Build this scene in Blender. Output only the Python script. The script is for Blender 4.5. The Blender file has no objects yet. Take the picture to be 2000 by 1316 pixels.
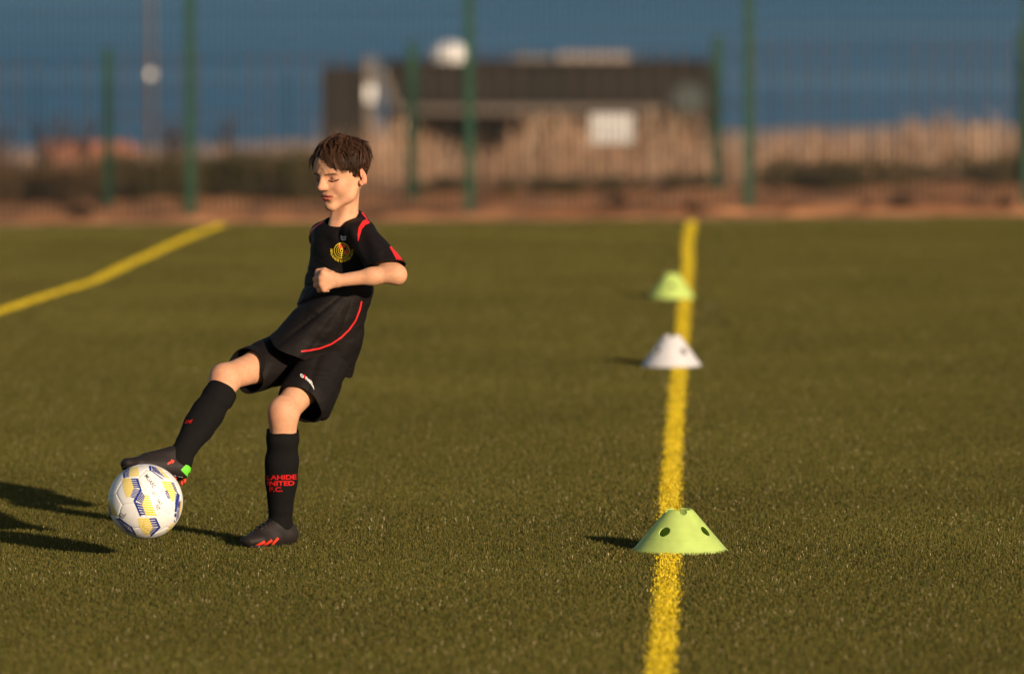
import bpy, bmesh, math, random
import numpy as np
from mathutils import Vector, Matrix
from mathutils.bvhtree import BVHTree

rnd = random.Random(7)
rng = np.random.default_rng(7)
scene = bpy.context.scene
col = scene.collection
R = math.radians

# ------------------------------------------------------------------ camera
CAM_H, TILT, F_PX = 1.64, math.atan(718 / 11111.0), 11111.0
cam_d = bpy.data.cameras.new('camera')
cam = bpy.data.objects.new('camera', cam_d)
col.objects.link(cam)
cam.location = (0, 0, CAM_H)
cam.rotation_euler = (math.pi / 2 - TILT, 0, 0)
cam_d.sensor_width = 36.0
cam_d.lens = 200.0
cam_d.clip_end = 40000
cam_d.dof.use_dof = True
cam_d.dof.focus_distance = 16.05
cam_d.dof.aperture_fstop = 2.75
scene.camera = cam

# ------------------------------------------------------------------ light
SUN_EL, SUN_AZ = R(15.0), R(34.0)          # light travels 34 deg left of the view
world = bpy.data.worlds.new('World')
scene.world = world
world.use_nodes = True
wn = world.node_tree
wn.nodes.clear()
sky = wn.nodes.new('ShaderNodeTexSky')
sky.sky_type = 'NISHITA'
sky.sun_disc = False
sky.sun_elevation = SUN_EL
sky.sun_rotation = R(180) - SUN_AZ
sky.air_density = 1.0
sky.dust_density = 0.6
bg = wn.nodes.new('ShaderNodeBackground')
bg.inputs['Strength'].default_value = 0.064
wo = wn.nodes.new('ShaderNodeOutputWorld')
wn.links.new(sky.outputs[0], bg.inputs[0])
wn.links.new(bg.outputs[0], wo.inputs[0])
sd = bpy.data.lights.new('sun', 'SUN')
sd.energy = 5.0
sd.angle = R(0.53)
sd.color = (1.0, 0.79, 0.57)
sun = bpy.data.objects.new('sun', sd)
col.objects.link(sun)
TRAVEL = Vector((-math.sin(SUN_AZ) * math.cos(SUN_EL), math.cos(SUN_AZ) * math.cos(SUN_EL), -math.sin(SUN_EL)))
sun.rotation_euler = TRAVEL.to_track_quat('-Z', 'Y').to_euler()
sun.location = -TRAVEL * 30 + Vector((0, 16, 0))
scene.view_settings.view_transform = 'Standard'
scene.view_settings.look = 'None'
scene.view_settings.exposure = 0.26
scene.view_settings.gamma = 1.0
scene.cycles.use_denoising = True
scene.cycles.max_bounces = 6
scene.cycles.transparent_max_bounces = 8

# ------------------------------------------------------------------ geometry helpers
D0 = 16.1                                   # distance of the standing foot


def P(px, py, dep=0.0):
    """A point of the photograph (2000 px wide) on the upright plane dep metres behind the standing foot."""
    Y = D0 + dep
    dx, dy = (px - 1000) / F_PX, (658 - py) / F_PX
    # camera axes: right = X, forward tilted down
    c, s = math.cos(TILT), math.sin(TILT)
    fy, fz = c + dy * s, -s + dy * c
    t = Y / fy
    return np.array([dx * t, Y, CAM_H + fz * t])


def G(px, py, z=0.0):
    """A point of the photograph on the level z."""
    dx, dy = (px - 1000) / F_PX, (658 - py) / F_PX
    c, s = math.cos(TILT), math.sin(TILT)
    fy, fz = c + dy * s, -s + dy * c
    t = (z - CAM_H) / fz
    return np.array([dx * t, fy * t, z])


def link(o, parent=None):
    col.objects.link(o)
    if parent:
        o.parent = parent
    return o


def root_of(o):
    p = Vector((0, 0, 0))
    while o:
        p += o.location
        o = o.parent
    return p


def tag(o, label=None, cat=None, group=None, kind=None):
    if label: o['label'] = label
    if cat: o['category'] = cat
    if group: o['group'] = group
    if kind: o['kind'] = kind
    return o


def empty(name, loc):
    e = bpy.data.objects.new(name, None)
    e.empty_display_size = 0.1
    e.location = Vector(loc)
    return link(e)


def mk(name, V, Fc, mat, parent=None, smooth=True, colors=None, origin=None):
    """One mesh object from world-space vertices."""
    V = np.asarray(V, dtype=np.float64)
    me = bpy.data.meshes.new(name)
    off = np.array(root_of(parent)) if parent else (np.array(origin, dtype=float) if origin is not None else np.zeros(3))
    Vl = V - off
    if isinstance(Fc, np.ndarray):
        n, k = Fc.shape
        me.vertices.add(len(Vl)); me.vertices.foreach_set('co', Vl.astype(np.float32).ravel())
        me.loops.add(n * k); me.loops.foreach_set('vertex_index', Fc.astype(np.int32).ravel())
        me.polygons.add(n)
        me.polygons.foreach_set('loop_start', np.arange(0, n * k, k, dtype=np.int32))
        me.polygons.foreach_set('loop_total', np.full(n, k, dtype=np.int32))
        me.update(calc_edges=True)
        me.validate()
    else:
        me.from_pydata([tuple(v) for v in Vl], [], [tuple(int(i) for i in f) for f in Fc])
        me.update()
    if smooth:
        me.polygons.foreach_set('use_smooth', np.ones(len(me.polygons), dtype=bool))
    if colors is not None:
        at = me.color_attributes.new('Col', 'FLOAT_COLOR', 'POINT')
        c = np.ones((len(Vl), 4), dtype=np.float32); c[:, :3] = colors
        at.data.foreach_set('color', c.ravel())
    if mat: me.materials.append(mat)
    o = bpy.data.objects.new(name, me)
    if parent is None and origin is not None: o.location = Vector(origin)
    return link(o, parent)


class MB:
    """Collects simple solids into one mesh."""
    def __init__(s): s.v, s.f = [], []
    def add(s, v, f):
        b = len(s.v); s.v += [tuple(x) for x in v]; s.f += [tuple(i + b for i in q) for q in f]; return s
    def box(s, lo, hi, bev=0.0):
        x0, y0, z0 = lo; x1, y1, z1 = hi
        if bev <= 0:
            v = [(x0,y0,z0),(x1,y0,z0),(x1,y1,z0),(x0,y1,z0),(x0,y0,z1),(x1,y0,z1),(x1,y1,z1),(x0,y1,z1)]
            return s.add(v, [(3,2,1,0),(4,5,6,7),(0,1,5,4),(1,2,6,5),(2,3,7,6),(3,0,4,7)])
        bm = bmesh.new()
        bmesh.ops.create_cube(bm, size=1.0)
        for q in bm.verts:
            q.co = Vector(((x0+x1)/2 + q.co.x*(x1-x0), (y0+y1)/2 + q.co.y*(y1-y0), (z0+z1)/2 + q.co.z*(z1-z0)))
        bmesh.ops.bevel(bm, geom=bm.edges[:], offset=bev, segments=2, affect='EDGES', profile=0.5)
        bm.verts.index_update()
        v = [tuple(q.co) for q in bm.verts]; f = [[q.index for q in g.verts] for g in bm.faces]
        bm.free()
        return s.add(v, f)
    def tube(s, pts, rad, n=8, cap=True):
        pts = [np.array(p, float) for p in pts]; m = len(pts)
        rad = [rad] * m if np.isscalar(rad) else rad
        v, f = [], []
        up = np.array([0.3, 0.2, 1.0])
        for i, p in enumerate(pts):
            d = pts[min(i+1, m-1)] - pts[max(i-1, 0)]; d /= np.linalg.norm(d) + 1e-9
            a = np.cross(d, up)
            if np.linalg.norm(a) < 1e-3: a = np.cross(d, [1, 0, 0])
            a /= np.linalg.norm(a); b = np.cross(d, a)
            for k in range(n):
                t = 2 * math.pi * k / n
                v.append(p + rad[i] * (math.cos(t) * a + math.sin(t) * b))
        for i in range(m - 1):
            for k in range(n):
                k2 = (k + 1) % n
                f.append((i*n+k, i*n+k2, (i+1)*n+k2, (i+1)*n+k))
        if cap:
            f.append(tuple(range(n))[::-1]); f.append(tuple((m-1)*n + k for k in range(n)))
        return s.add(v, f)
    def build(s, name, mat, parent=None, smooth=False, origin=None):
        return mk(name, s.v, s.f, mat, parent, smooth, origin=origin)


# ------------------------------------------------------------------ materials
def mat_new(name):
    m = bpy.data.materials.new(name); m.use_nodes = True
    nt = m.node_tree
    return m, nt, nt.nodes['Principled BSDF']


def plain(name, c, rough=0.6, spec=0.5, var=0.15, scale=20.0, bump=0.0, bscale=200.0, metal=0.0, coord='Object'):
    m, nt, b = mat_new(name)
    tc = nt.nodes.new('ShaderNodeTexCoord')
    no = nt.nodes.new('ShaderNodeTexNoise'); no.inputs['Scale'].default_value = scale; no.inputs['Detail'].default_value = 5
    nt.links.new(tc.outputs[coord], no.inputs['Vector'])
    mx = nt.nodes.new('ShaderNodeMix'); mx.data_type = 'RGBA'
    mx.inputs[6].default_value = (*[x * (1 - var) for x in c], 1); mx.inputs[7].default_value = (*[min(1, x * (1 + var)) for x in c], 1)
    nt.links.new(no.outputs[0], mx.inputs[0]); nt.links.new(mx.outputs[2], b.inputs['Base Color'])
    b.inputs['Roughness'].default_value = rough; b.inputs['Specular IOR Level'].default_value = spec
    b.inputs['Metallic'].default_value = metal
    if bump > 0:
        n2 = nt.nodes.new('ShaderNodeTexNoise'); n2.inputs['Scale'].default_value = bscale; n2.inputs['Detail'].default_value = 3
        nt.links.new(tc.outputs[coord], n2.inputs['Vector'])
        bp = nt.nodes.new('ShaderNodeBump'); bp.inputs['Strength'].default_value = bump; bp.inputs['Distance'].default_value = 0.002
        nt.links.new(n2.outputs[0], bp.inputs['Height']); nt.links.new(bp.outputs[0], b.inputs['Normal'])
    return m


def vcol(name, rough=0.5, spec=0.5, trans=0.0, sss=0.0, macro=None):
    """Material whose base colour is the mesh's own colour attribute."""
    m, nt, b = mat_new(name)
    at = nt.nodes.new('ShaderNodeVertexColor'); at.layer_name = 'Col'
    src = at.outputs[0]
    if macro:
        ge = nt.nodes.new('ShaderNodeNewGeometry')
        no = nt.nodes.new('ShaderNodeTexNoise'); no.inputs['Scale'].default_value = macro[0]; no.inputs['Detail'].default_value = 4
        nt.links.new(ge.outputs['Position'], no.inputs['Vector'])
        mr = nt.nodes.new('ShaderNodeMapRange'); mr.inputs[1].default_value = 0.3; mr.inputs[2].default_value = 0.7
        mr.inputs[3].default_value = 1 - macro[1]; mr.inputs[4].default_value = 1 + macro[1]
        nt.links.new(no.outputs[0], mr.inputs[0])
        mx = nt.nodes.new('ShaderNodeMix'); mx.data_type = 'RGBA'; mx.blend_type = 'MULTIPLY'; mx.inputs[0].default_value = 1
        nt.links.new(src, mx.inputs[6]); nt.links.new(mr.outputs[0], mx.inputs[7]); src = mx.outputs[2]
    nt.links.new(src, b.inputs['Base Color'])
    b.inputs['Roughness'].default_value = rough; b.inputs['Specular IOR Level'].default_value = spec
    if sss:
        b.inputs['Subsurface Weight'].default_value = sss
        b.inputs['Subsurface Radius'].default_value = (0.010, 0.004, 0.0025)
        b.inputs['Subsurface Scale'].default_value = 0.6
    if trans:
        out = nt.nodes['Material Output']
        tr = nt.nodes.new('ShaderNodeBsdfTranslucent'); nt.links.new(src, tr.inputs[0])
        ms = nt.nodes.new('ShaderNodeMixShader'); ms.inputs[0].default_value = trans
        nt.links.new(b.outputs[0], ms.inputs[1]); nt.links.new(tr.outputs[0], ms.inputs[2]); nt.links.new(ms.outputs[0], out.inputs[0])
    return m


M = {}
M['turf'] = vcol('turf_fibre', rough=0.55, spec=0.12, trans=0.15, macro=(0.7, 0.15))
M['line'] = vcol('yellow_fibre', rough=0.5, spec=0.3, trans=0.12, macro=(3.0, 0.08))
M['infill'] = plain('turf_infill', (0.030, 0.030, 0.012), 0.95, 0.1, 0.3, 30)
M['fabric'] = plain('black_polyester', (0.0088, 0.0066, 0.0062), 0.68, 0.15, 0.12, 8, 0.25, 900)


def wrinkle(m, scale, dist, stretch=(1, 1, 2.0)):
    """Soft cloth creases under the weave."""
    nt = m.node_tree; b = nt.nodes['Principled BSDF']
    tc = nt.nodes.new('ShaderNodeTexCoord'); mp = nt.nodes.new('ShaderNodeMapping'); mp.inputs['Scale'].default_value = stretch
    mp.inputs['Rotation'].default_value = (0, 0.5, 0.3)
    nt.links.new(tc.outputs['Object'], mp.inputs[0])
    n = nt.nodes.new('ShaderNodeTexNoise'); n.inputs['Scale'].default_value = scale; n.inputs['Detail'].default_value = 2.5; n.inputs['Distortion'].default_value = 0.8
    nt.links.new(mp.outputs[0], n.inputs['Vector'])
    bp = nt.nodes.new('ShaderNodeBump'); bp.inputs['Strength'].default_value = 0.7; bp.inputs['Distance'].default_value = dist
    nt.links.new(n.outputs[0], bp.inputs['Height'])
    old = b.inputs['Normal'].links[0].from_node
    nt.links.new(bp.outputs[0], old.inputs['Normal'])
    return m


wrinkle(M['fabric'], 9, 0.012)
M['sock'] = plain('black_knit', (0.0078, 0.0072, 0.0070), 0.9, 0.1, 0.2, 60, 0.5, 700)
M['boot'] = plain('boot_upper', (0.018, 0.0135, 0.0125), 0.6, 0.25, 0.15, 40, 0.3, 900)
M['sole'] = plain('boot_soleplate', (0.008, 0.008, 0.008), 0.15, 0.6, 0.1, 40)
M['red'] = plain('red_trim', (0.72, 0.022, 0.024), 0.55, 0.3, 0.06, 60)
M['knit_red'] = plain('red_knit', (0.50, 0.014, 0.014), 0.85, 0.1, 0.2, 300)
M['bootred'] = plain('orange_red_trim', (0.68, 0.045, 0.02), 0.5, 0.4, 0.06, 60)
M['green'] = plain('bright_green_trim', (0.14, 0.62, 0.035), 0.4, 0.4, 0.06, 60)
M['yellow_thread'] = plain('yellow_thread', (0.78, 0.55, 0.03), 0.6, 0.3, 0.08, 80)
M['white_print'] = plain('white_print', (0.72, 0.71, 0.70), 0.6, 0.3, 0.05, 60)
M['ball'] = plain('ball_leather', (0.76, 0.75, 0.735), 0.5, 0.35, 0.09, 22, 0.15, 600)
M['navy'] = plain('navy_print', (0.020, 0.035, 0.22), 0.35, 0.45, 0.08, 60)
M['byellow'] = plain('yellow_print', (0.80, 0.58, 0.015), 0.35, 0.45, 0.08, 60)
M['pen'] = plain('black_pen', (0.03, 0.03, 0.035), 0.6, 0.3, 0.05, 60)
M['fence_green'] = plain('green_powder_coat', (0.004, 0.048, 0.022), 0.5, 0.4, 0.15, 6)
M['fence_wire'] = plain('green_wire', (0.004, 0.010, 0.008), 0.55, 0.4, 0.15, 6)
M['fence_bar'] = plain('moire_bar', (0.095, 0.052, 0.040), 0.7, 0.3, 0.3, 6)  # brown bars added to imitate the moire bands of two overlapping meshes
M['shelter'] = plain('dark_stained_boards', (0.010, 0.007, 0.005), 0.7, 0.3, 0.4, 3)
M['pale'] = plain('pale_weathered_paint', (0.36, 0.30, 0.27), 0.6, 0.4, 0.15, 4)
M['greyish'] = plain('grey_weathered_timber', (0.17, 0.145, 0.125), 0.7, 0.3, 0.2, 4)
M['white'] = plain('white_paint', (0.80, 0.78, 0.75), 0.5, 0.4, 0.05, 6)
M['glass'] = plain('dull_window', (0.045, 0.06, 0.055), 0.4, 0.6, 0.2, 4)
M['pole'] = plain('galvanised_pole', (0.13, 0.105, 0.09), 0.6, 0.5, 0.2, 8)
M['brick'] = plain('reddish_masonry', (0.33, 0.13, 0.08), 0.85, 0.3, 0.3, 12)
M['twig'] = plain('dark_twig', (0.055, 0.035, 0.028), 0.9, 0.2, 0.3, 20)
M['clod'] = plain('dark_soil', (0.060, 0.032, 0.020), 0.95, 0.1, 0.4, 30)
M['reed'] = vcol('dry_reed', rough=0.8, spec=0.2, trans=0.25)
M['scrub'] = vcol('scrub_leaf', rough=0.7, spec=0.2, trans=0.2)
M['hair'] = vcol('brown_hair', rough=0.45, spec=0.28)
M['skin'] = vcol('skin', rough=0.6, spec=0.25, sss=0.06)


def skin_detail(m):
    """Mottling, freckles and fine relief."""
    nt = m.node_tree; b = nt.nodes['Principled BSDF']
    tc = nt.nodes.new('ShaderNodeTexCoord')
    n1 = nt.nodes.new('ShaderNodeTexNoise'); n1.inputs['Scale'].default_value = 70; n1.inputs['Detail'].default_value = 6; n1.inputs['Roughness'].default_value = 0.7
    nt.links.new(tc.outputs['Object'], n1.inputs['Vector'])
    mr = nt.nodes.new('ShaderNodeValToRGB')
    mr.color_ramp.elements[0].position = 0.30; mr.color_ramp.elements[0].color = (0.90, 0.82, 0.78, 1)
    mr.color_ramp.elements[1].position = 0.62; mr.color_ramp.elements[1].color = (1.03, 1.03, 1.03, 1)
    nt.links.new(n1.outputs[0], mr.inputs[0])
    mx = nt.nodes.new('ShaderNodeMix'); mx.data_type = 'RGBA'; mx.blend_type = 'MULTIPLY'; mx.inputs[0].default_value = 1
    src = b.inputs['Base Color'].links[0].from_socket
    nt.links.new(src, mx.inputs[6]); nt.links.new(mr.outputs[0], mx.inputs[7]); nt.links.new(mx.outputs[2], b.inputs['Base Color'])
    n2 = nt.nodes.new('ShaderNodeTexNoise'); n2.inputs['Scale'].default_value = 160; n2.inputs['Detail'].default_value = 4
    nt.links.new(tc.outputs['Object'], n2.inputs['Vector'])
    bp = nt.nodes.new('ShaderNodeBump'); bp.inputs['Strength'].default_value = 0.5; bp.inputs['Distance'].default_value = 0.0012
    nt.links.new(n2.outputs[0], bp.inputs['Height']); nt.links.new(bp.outputs[0], b.inputs['Normal'])


skin_detail(M['skin'])


def plastic(name, c, tr):
    m, nt, b = mat_new(name)
    b.inputs['Base Color'].default_value = (*c, 1); b.inputs['Roughness'].default_value = 0.45
    tc = nt.nodes.new('ShaderNodeTexCoord')
    no = nt.nodes.new('ShaderNodeTexNoise'); no.inputs['Scale'].default_value = 25; no.inputs['Detail'].default_value = 6
    nt.links.new(tc.outputs['Object'], no.inputs['Vector'])
    mx = nt.nodes.new('ShaderNodeMix'); mx.data_type = 'RGBA'
    mx.inputs[6].default_value = (*[x * 0.72 for x in c], 1); mx.inputs[7].default_value = (*[min(1, x * 1.08) for x in c], 1)
    nt.links.new(no.outputs[0], mx.inputs[0]); nt.links.new(mx.outputs[2], b.inputs['Base Color'])
    t = nt.nodes.new('ShaderNodeBsdfTranslucent'); nt.links.new(mx.outputs[2], t.inputs[0])
    ms = nt.nodes.new('ShaderNodeMixShader'); ms.inputs[0].default_value = tr
    nt.links.new(b.outputs[0], ms.inputs[1]); nt.links.new(t.outputs[0], ms.inputs[2])
    nt.links.new(ms.outputs[0], nt.nodes['Material Output'].inputs[0])
    return m


M['cone_green'] = plastic('lime_plastic', (0.76, 0.95, 0.28), 0.42)
M['cone_white'] = plastic('white_plastic', (0.84, 0.82, 0.84), 0.25)


def soil_mat():
    m, nt, b = mat_new('bare_soil')
    ge = nt.nodes.new('ShaderNodeNewGeometry')
    sx = nt.nodes.new('ShaderNodeSeparateXYZ'); nt.links.new(ge.outputs['Position'], sx.inputs[0])
    no = nt.nodes.new('ShaderNodeTexNoise'); no.inputs['Scale'].default_value = 1.6; no.inputs['Detail'].default_value = 8
    nt.links.new(ge.outputs['Position'], no.inputs['Vector'])
    cr = nt.nodes.new('ShaderNodeValToRGB')
    cr.color_ramp.elements[0].position = 0.36; cr.color_ramp.elements[0].color = (0.30, 0.125, 0.055, 1)
    cr.color_ramp.elements[1].position = 0.62; cr.color_ramp.elements[1].color = (0.58, 0.27, 0.125, 1)
    nt.links.new(no.outputs[0], cr.inputs[0])
    # sand begins beyond the reeds
    mr = nt.nodes.new('ShaderNodeMapRange'); mr.inputs[1].default_value = 62; mr.inputs[2].default_value = 75
    nt.links.new(sx.outputs[1], mr.inputs[0])
    mx = nt.nodes.new('ShaderNodeMix'); mx.data_type = 'RGBA'
    mx.inputs[7].default_value = (0.52, 0.36, 0.27, 1)
    nt.links.new(mr.outputs[0], mx.inputs[0]); nt.links.new(cr.outputs[0], mx.inputs[6]); nt.links.new(mx.outputs[2], b.inputs['Base Color'])
    b.inputs['Roughness'].default_value = 0.95; b.inputs['Specular IOR Level'].default_value = 0.1
    return m


def sea_mat():
    m, nt, b = mat_new('sea_water')
    b.inputs['Base Color'].default_value = (0.050, 0.185, 0.335, 1)
    b.inputs['Roughness'].default_value = 0.42; b.inputs['Specular IOR Level'].default_value = 0.32; b.inputs['IOR'].default_value = 1.33
    ge = nt.nodes.new('ShaderNodeNewGeometry')
    mp = nt.nodes.new('ShaderNodeMapping'); mp.inputs['Scale'].default_value = (0.05, 0.22, 1)
    nt.links.new(ge.outputs['Position'], mp.inputs[0])
    no = nt.nodes.new('ShaderNodeTexNoise'); no.inputs['Scale'].default_value = 1.0; no.inputs['Detail'].default_value = 6
    nt.links.new(mp.outputs[0], no.inputs['Vector'])
    bp = nt.nodes.new('ShaderNodeBump'); bp.inputs['Strength'].default_value = 1.0; bp.inputs['Distance'].default_value = 1.2
    nt.links.new(no.outputs[0], bp.inputs['Height']); nt.links.new(bp.outputs[0], b.inputs['Normal'])
    # wind-ruffled and slicker lanes
    mp2 = nt.nodes.new('ShaderNodeMapping'); mp2.inputs['Scale'].default_value = (0.004, 0.022, 1)
    nt.links.new(ge.outputs['Position'], mp2.inputs[0])
    n2 = nt.nodes.new('ShaderNodeTexNoise'); n2.inputs['Scale'].default_value = 1.0; n2.inputs['Detail'].default_value = 3
    nt.links.new(mp2.outputs[0], n2.inputs['Vector'])
    mr = nt.nodes.new('ShaderNodeMapRange'); mr.inputs[1].default_value = 0.35; mr.inputs[2].default_value = 0.65; mr.inputs[3].default_value = 0.25; mr.inputs[4].default_value = 0.70
    nt.links.new(n2.outputs[0], mr.inputs[0]); nt.links.new(mr.outputs[0], b.inputs['Roughness'])
    return m


M['soil'] = soil_mat()
M['sea'] = sea_mat()

# ------------------------------------------------------------------ the setting
EDGE_L, EDGE_R = 36.2, 37.6                 # far edge of the pitch, slightly oblique


def edge_y(x):
    return 36.9 + 0.21 * x


def terrain_z(x, y):
    e = 36.9
    z = np.interp(y, [30, e, 46, 52, 60, 75, 100, 158, 260], [-0.012, -0.012, -0.34, -0.40, -0.62, -1.0, -1.75, -3.0, -5.2])
    return z + 0.019 * np.clip(x, -12, 12) * np.clip((y - e) / 9, 0, 1)


# pitch base sheet
V, Fc = [], []
xs = np.linspace(-40, 40, 41)
for x in xs:
    V += [(x, -20, 0), (x, edge_y(np.clip(x, -12, 12)), 0)]
Fc = [(2*i, 2*i+2, 2*i+3, 2*i+1) for i in range(40)]
tag(mk('pitch_ground', V, Fc, M['infill'], smooth=False), kind='structure')

# land beyond: soil strip, reed ground, shore
gx = np.concatenate([np.linspace(-60, -12, 8)[:-1], np.linspace(-12, 12, 200), np.linspace(12, 60, 8)[1:]])
gy = np.concatenate([np.linspace(30, 62, 400), np.linspace(64, 260, 40)])
XX, YY = np.meshgrid(gx, gy, indexing='ij')
ZZ = terrain_z(XX, YY)
bumps = 0.04 * np.sin(XX * 2.3 + 1.7 * np.sin(YY * 0.9)) * np.sin(YY * 1.9 + XX * 0.4)
for fx, fy, am, ph in ((3.1, 7.2, 0.026, 0.3), (-4.7, 8.9, 0.020, 1.9), (6.3, 12.1, 0.014, 4.0), (-9.5, 15.0, 0.009, 2.2)):   # turned, lumpy soil
    bumps = bumps + am * np.sin(XX * fx + YY * fy + ph + 1.4 * np.sin(XX * 1.1 + YY * 0.7 + ph) + 0.9 * np.sin(XX * 2.9 - YY * 1.3))
ZZ = ZZ + (bumps - 0.05) * np.clip((YY - 37.6 - 0.21 * np.clip(XX, -12, 12)) / 1.5, 0, 1) * np.clip((75 - YY) / 12, 0, 1)
nx_, ny_ = XX.shape
V = np.stack([XX.ravel(), YY.ravel(), ZZ.ravel()], 1)
idx = np.arange(nx_ * ny_).reshape(nx_, ny_)
Fq = np.stack([idx[:-1, :-1].ravel(), idx[1:, :-1].ravel(), idx[1:, 1:].ravel(), idx[:-1, 1:].ravel()], 1)
tag(mk('soil_ground', V, Fq, M['soil']), kind='structure')
# pitch kerb strip: pale edge between turf and soil
V, Fc = [], []
for i, x in enumerate(np.linspace(-14, 14, 15)):
    y = edge_y(np.clip(x, -12, 12))
    V += [(x, y, -0.05), (x, y, 0.012), (x, y + 0.12, 0.012), (x, y + 0.12, -0.05)]
    if i:
        a, b_ = 4*(i-1), 4*i
        Fc += [(a, b_, b_+1, a+1), (a+1, b_+1, b_+2, a+2), (a+2, b_+2, b_+3, a+3)]
tag(mk('pitch_kerb', V, Fc, plain('kerb_concrete', (0.13, 0.10, 0.055), 0.9, 0.2, 0.25, 6), smooth=False), kind='structure')
# sea
SEA_Z = -3.0
V = [(-14000, 120, SEA_Z), (14000, 120, SEA_Z), (14000, 26000, SEA_Z), (-14000, 26000, SEA_Z)]
tag(mk('sea', V, [(0, 1, 2, 3)], M['sea'], smooth=False), kind='structure')

# ------------------------------------------------------------------ turf
LINE_R = np.array([G(*p)[:2] for p in [(1283, 1420), (1290, 1316), (1300, 1200), (1306, 1100), (1310, 960), (1317, 850), (1326, 735), (1333, 650), (1338, 590), (1344, 520), (1343, 480), (1352, 432)]])
LINE_L = np.array([G(*p)[:2] for p in [(-4350, 2000), (-230, 690), (-120, 655), (0, 610), (90, 580), (185, 551), (245, 521), (320, 487), (380, 460), (440, 438)]])
HALF = {'r': 0.028, 'l': 0.036}


def line_x(L, y):
    return np.interp(y, L[:, 1], L[:, 0])


def on_line(x, y, jit):
    a = np.abs(x - line_x(LINE_R, y)) < HALF['r'] + jit
    b = (np.abs(x - line_x(LINE_L, y)) < HALF['l'] + jit) & (y > LINE_L[0, 1])
    return a | b


def blades(x, y, hmin, hmax, w, palette, lean=0.5):
    """Flat bent fibres: two quads and a tip triangle's worth of faces each, as one mesh."""
    n = len(x)
    h = rng.uniform(hmin, hmax, n)
    az = rng.uniform(0, 2 * np.pi, n); ln = rng.normal(0, lean, n)
    rot = rng.uniform(0, np.pi, n)
    wx, wy = np.cos(rot) * w / 2, np.sin(rot) * w / 2
    dx, dy = np.cos(az), np.sin(az)
    m1 = np.stack([x + dx * ln * h * 0.18, y + dy * ln * h * 0.18, h * 0.55], 1)
    tp = np.stack([x + dx * ln * h * 0.75, y + dy * ln * h * 0.75, h * np.clip(1 - 0.25 * np.abs(ln), 0.4, 1)], 1)
    b = np.stack([x, y, np.full(n, -0.002)], 1)
    W = np.stack([wx, wy, np.zeros(n)], 1)
    V = np.concatenate([b - W, b + W, m1 - W, m1 + W, tp - W * 0.45, tp + W * 0.45], 0)
    i = np.arange(n)
    q1 = np.stack([i, i + n, i + 3 * n, i + 2 * n], 1); q2 = np.stack([i + 2 * n, i + 3 * n, i + 5 * n, i + 4 * n], 1)
    pal = np.array(palette); c = pal[rng.integers(0, len(pal), n)] * rng.uniform(0.70, 1.25, (n, 1))
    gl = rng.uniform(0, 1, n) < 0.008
    if c.mean() < 0.2: c[gl] = np.array((0.60, 0.49, 0.30))     # a few fibres coloured pale as sun glints
    return V, np.concatenate([q1, q2], 0), np.tile(c, (6, 1))


GREENS = [(0.1101, 0.0993, 0.019), (0.0829, 0.088, 0.0172), (0.1426, 0.1181, 0.0239), (0.0999, 0.0893, 0.0172), (0.0648, 0.0767, 0.0172), (0.1684, 0.1294, 0.0377)]
YELLOWS = [(0.80, 0.60, 0.012), (0.86, 0.68, 0.025), (0.70, 0.50, 0.010), (0.42, 0.30, 0.012)]
TS = 0.25
X0, X1, Y0, Y1 = -8.0, 8.0, 11.0, 39.2
NX, NY = int((X1 - X0) / TS), int((Y1 - Y0) / TS)
cx = X0 + (np.arange(NX) + 0.5) * TS; cy = Y0 + (np.arange(NY) + 0.5) * TS
CX, CY = np.meshgrid(cx, cy, indexing='ij'); CX = CX.ravel(); CY = CY.ravel()
near = on_line(CX, CY, TS * 0.53)
inside = CY < edge_y(CX) - TS * 0.5
tiles = inside & ~near
# tile variants + anchor points live in one mesh; geometry nodes sets a tile on each point
NV = 5
allV, allF, allC, var_v = [], [], [], []
base = 0
for k in range(NV):
    n = 2800
    x = rng.uniform(-TS / 2, TS / 2, n); y = rng.uniform(-TS / 2, TS / 2, n)
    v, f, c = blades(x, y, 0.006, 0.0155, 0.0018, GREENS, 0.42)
    allV.append(v); allF.append(f + base); allC.append(c); var_v.append(np.full(len(v), k)); base += len(v)
pts = np.stack([CX[tiles], CY[tiles], np.zeros(tiles.sum())], 1)
npt = len(pts)
allV.append(pts); allC.append(np.ones((npt, 3))); var_v.append(np.full(npt, -1))
turf = mk('turf_grass', np.concatenate(allV), np.concatenate(allF), M['turf'], smooth=False, colors=np.concatenate(allC))
me = turf.data
a = me.attributes.new('variant', 'INT', 'POINT'); a.data.foreach_set('value', np.concatenate(var_v).astype(np.int32))
rz = np.zeros(base + npt, dtype=np.float32); rz[base:] = rng.integers(0, 4, npt) * (np.pi / 2)
pk = np.zeros(base + npt, dtype=np.int32); pk[base:] = rng.integers(0, NV, npt)
a = me.attributes.new('turn', 'FLOAT', 'POINT'); a.data.foreach_set('value', rz)
a = me.attributes.new('pick', 'INT', 'POINT'); a.data.foreach_set('value', pk)
ng = bpy.data.node_groups.new('turf_tiles', 'GeometryNodeTree')
ng.interface.new_socket('Geometry', in_out='INPUT', socket_type='NodeSocketGeometry')
ng.interface.new_socket('Geometry', in_out='OUTPUT', socket_type='NodeSocketGeometry')
N, L = ng.nodes, ng.links
gi, go = N.new('NodeGroupInput'), N.new('NodeGroupOutput')


def named(n, t):
    q = N.new('GeometryNodeInputNamedAttribute'); q.data_type = t; q.inputs['Name'].default_value = n; return q.outputs[0]


va = named('variant', 'INT')
jg = N.new('GeometryNodeJoinGeometry')


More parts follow.
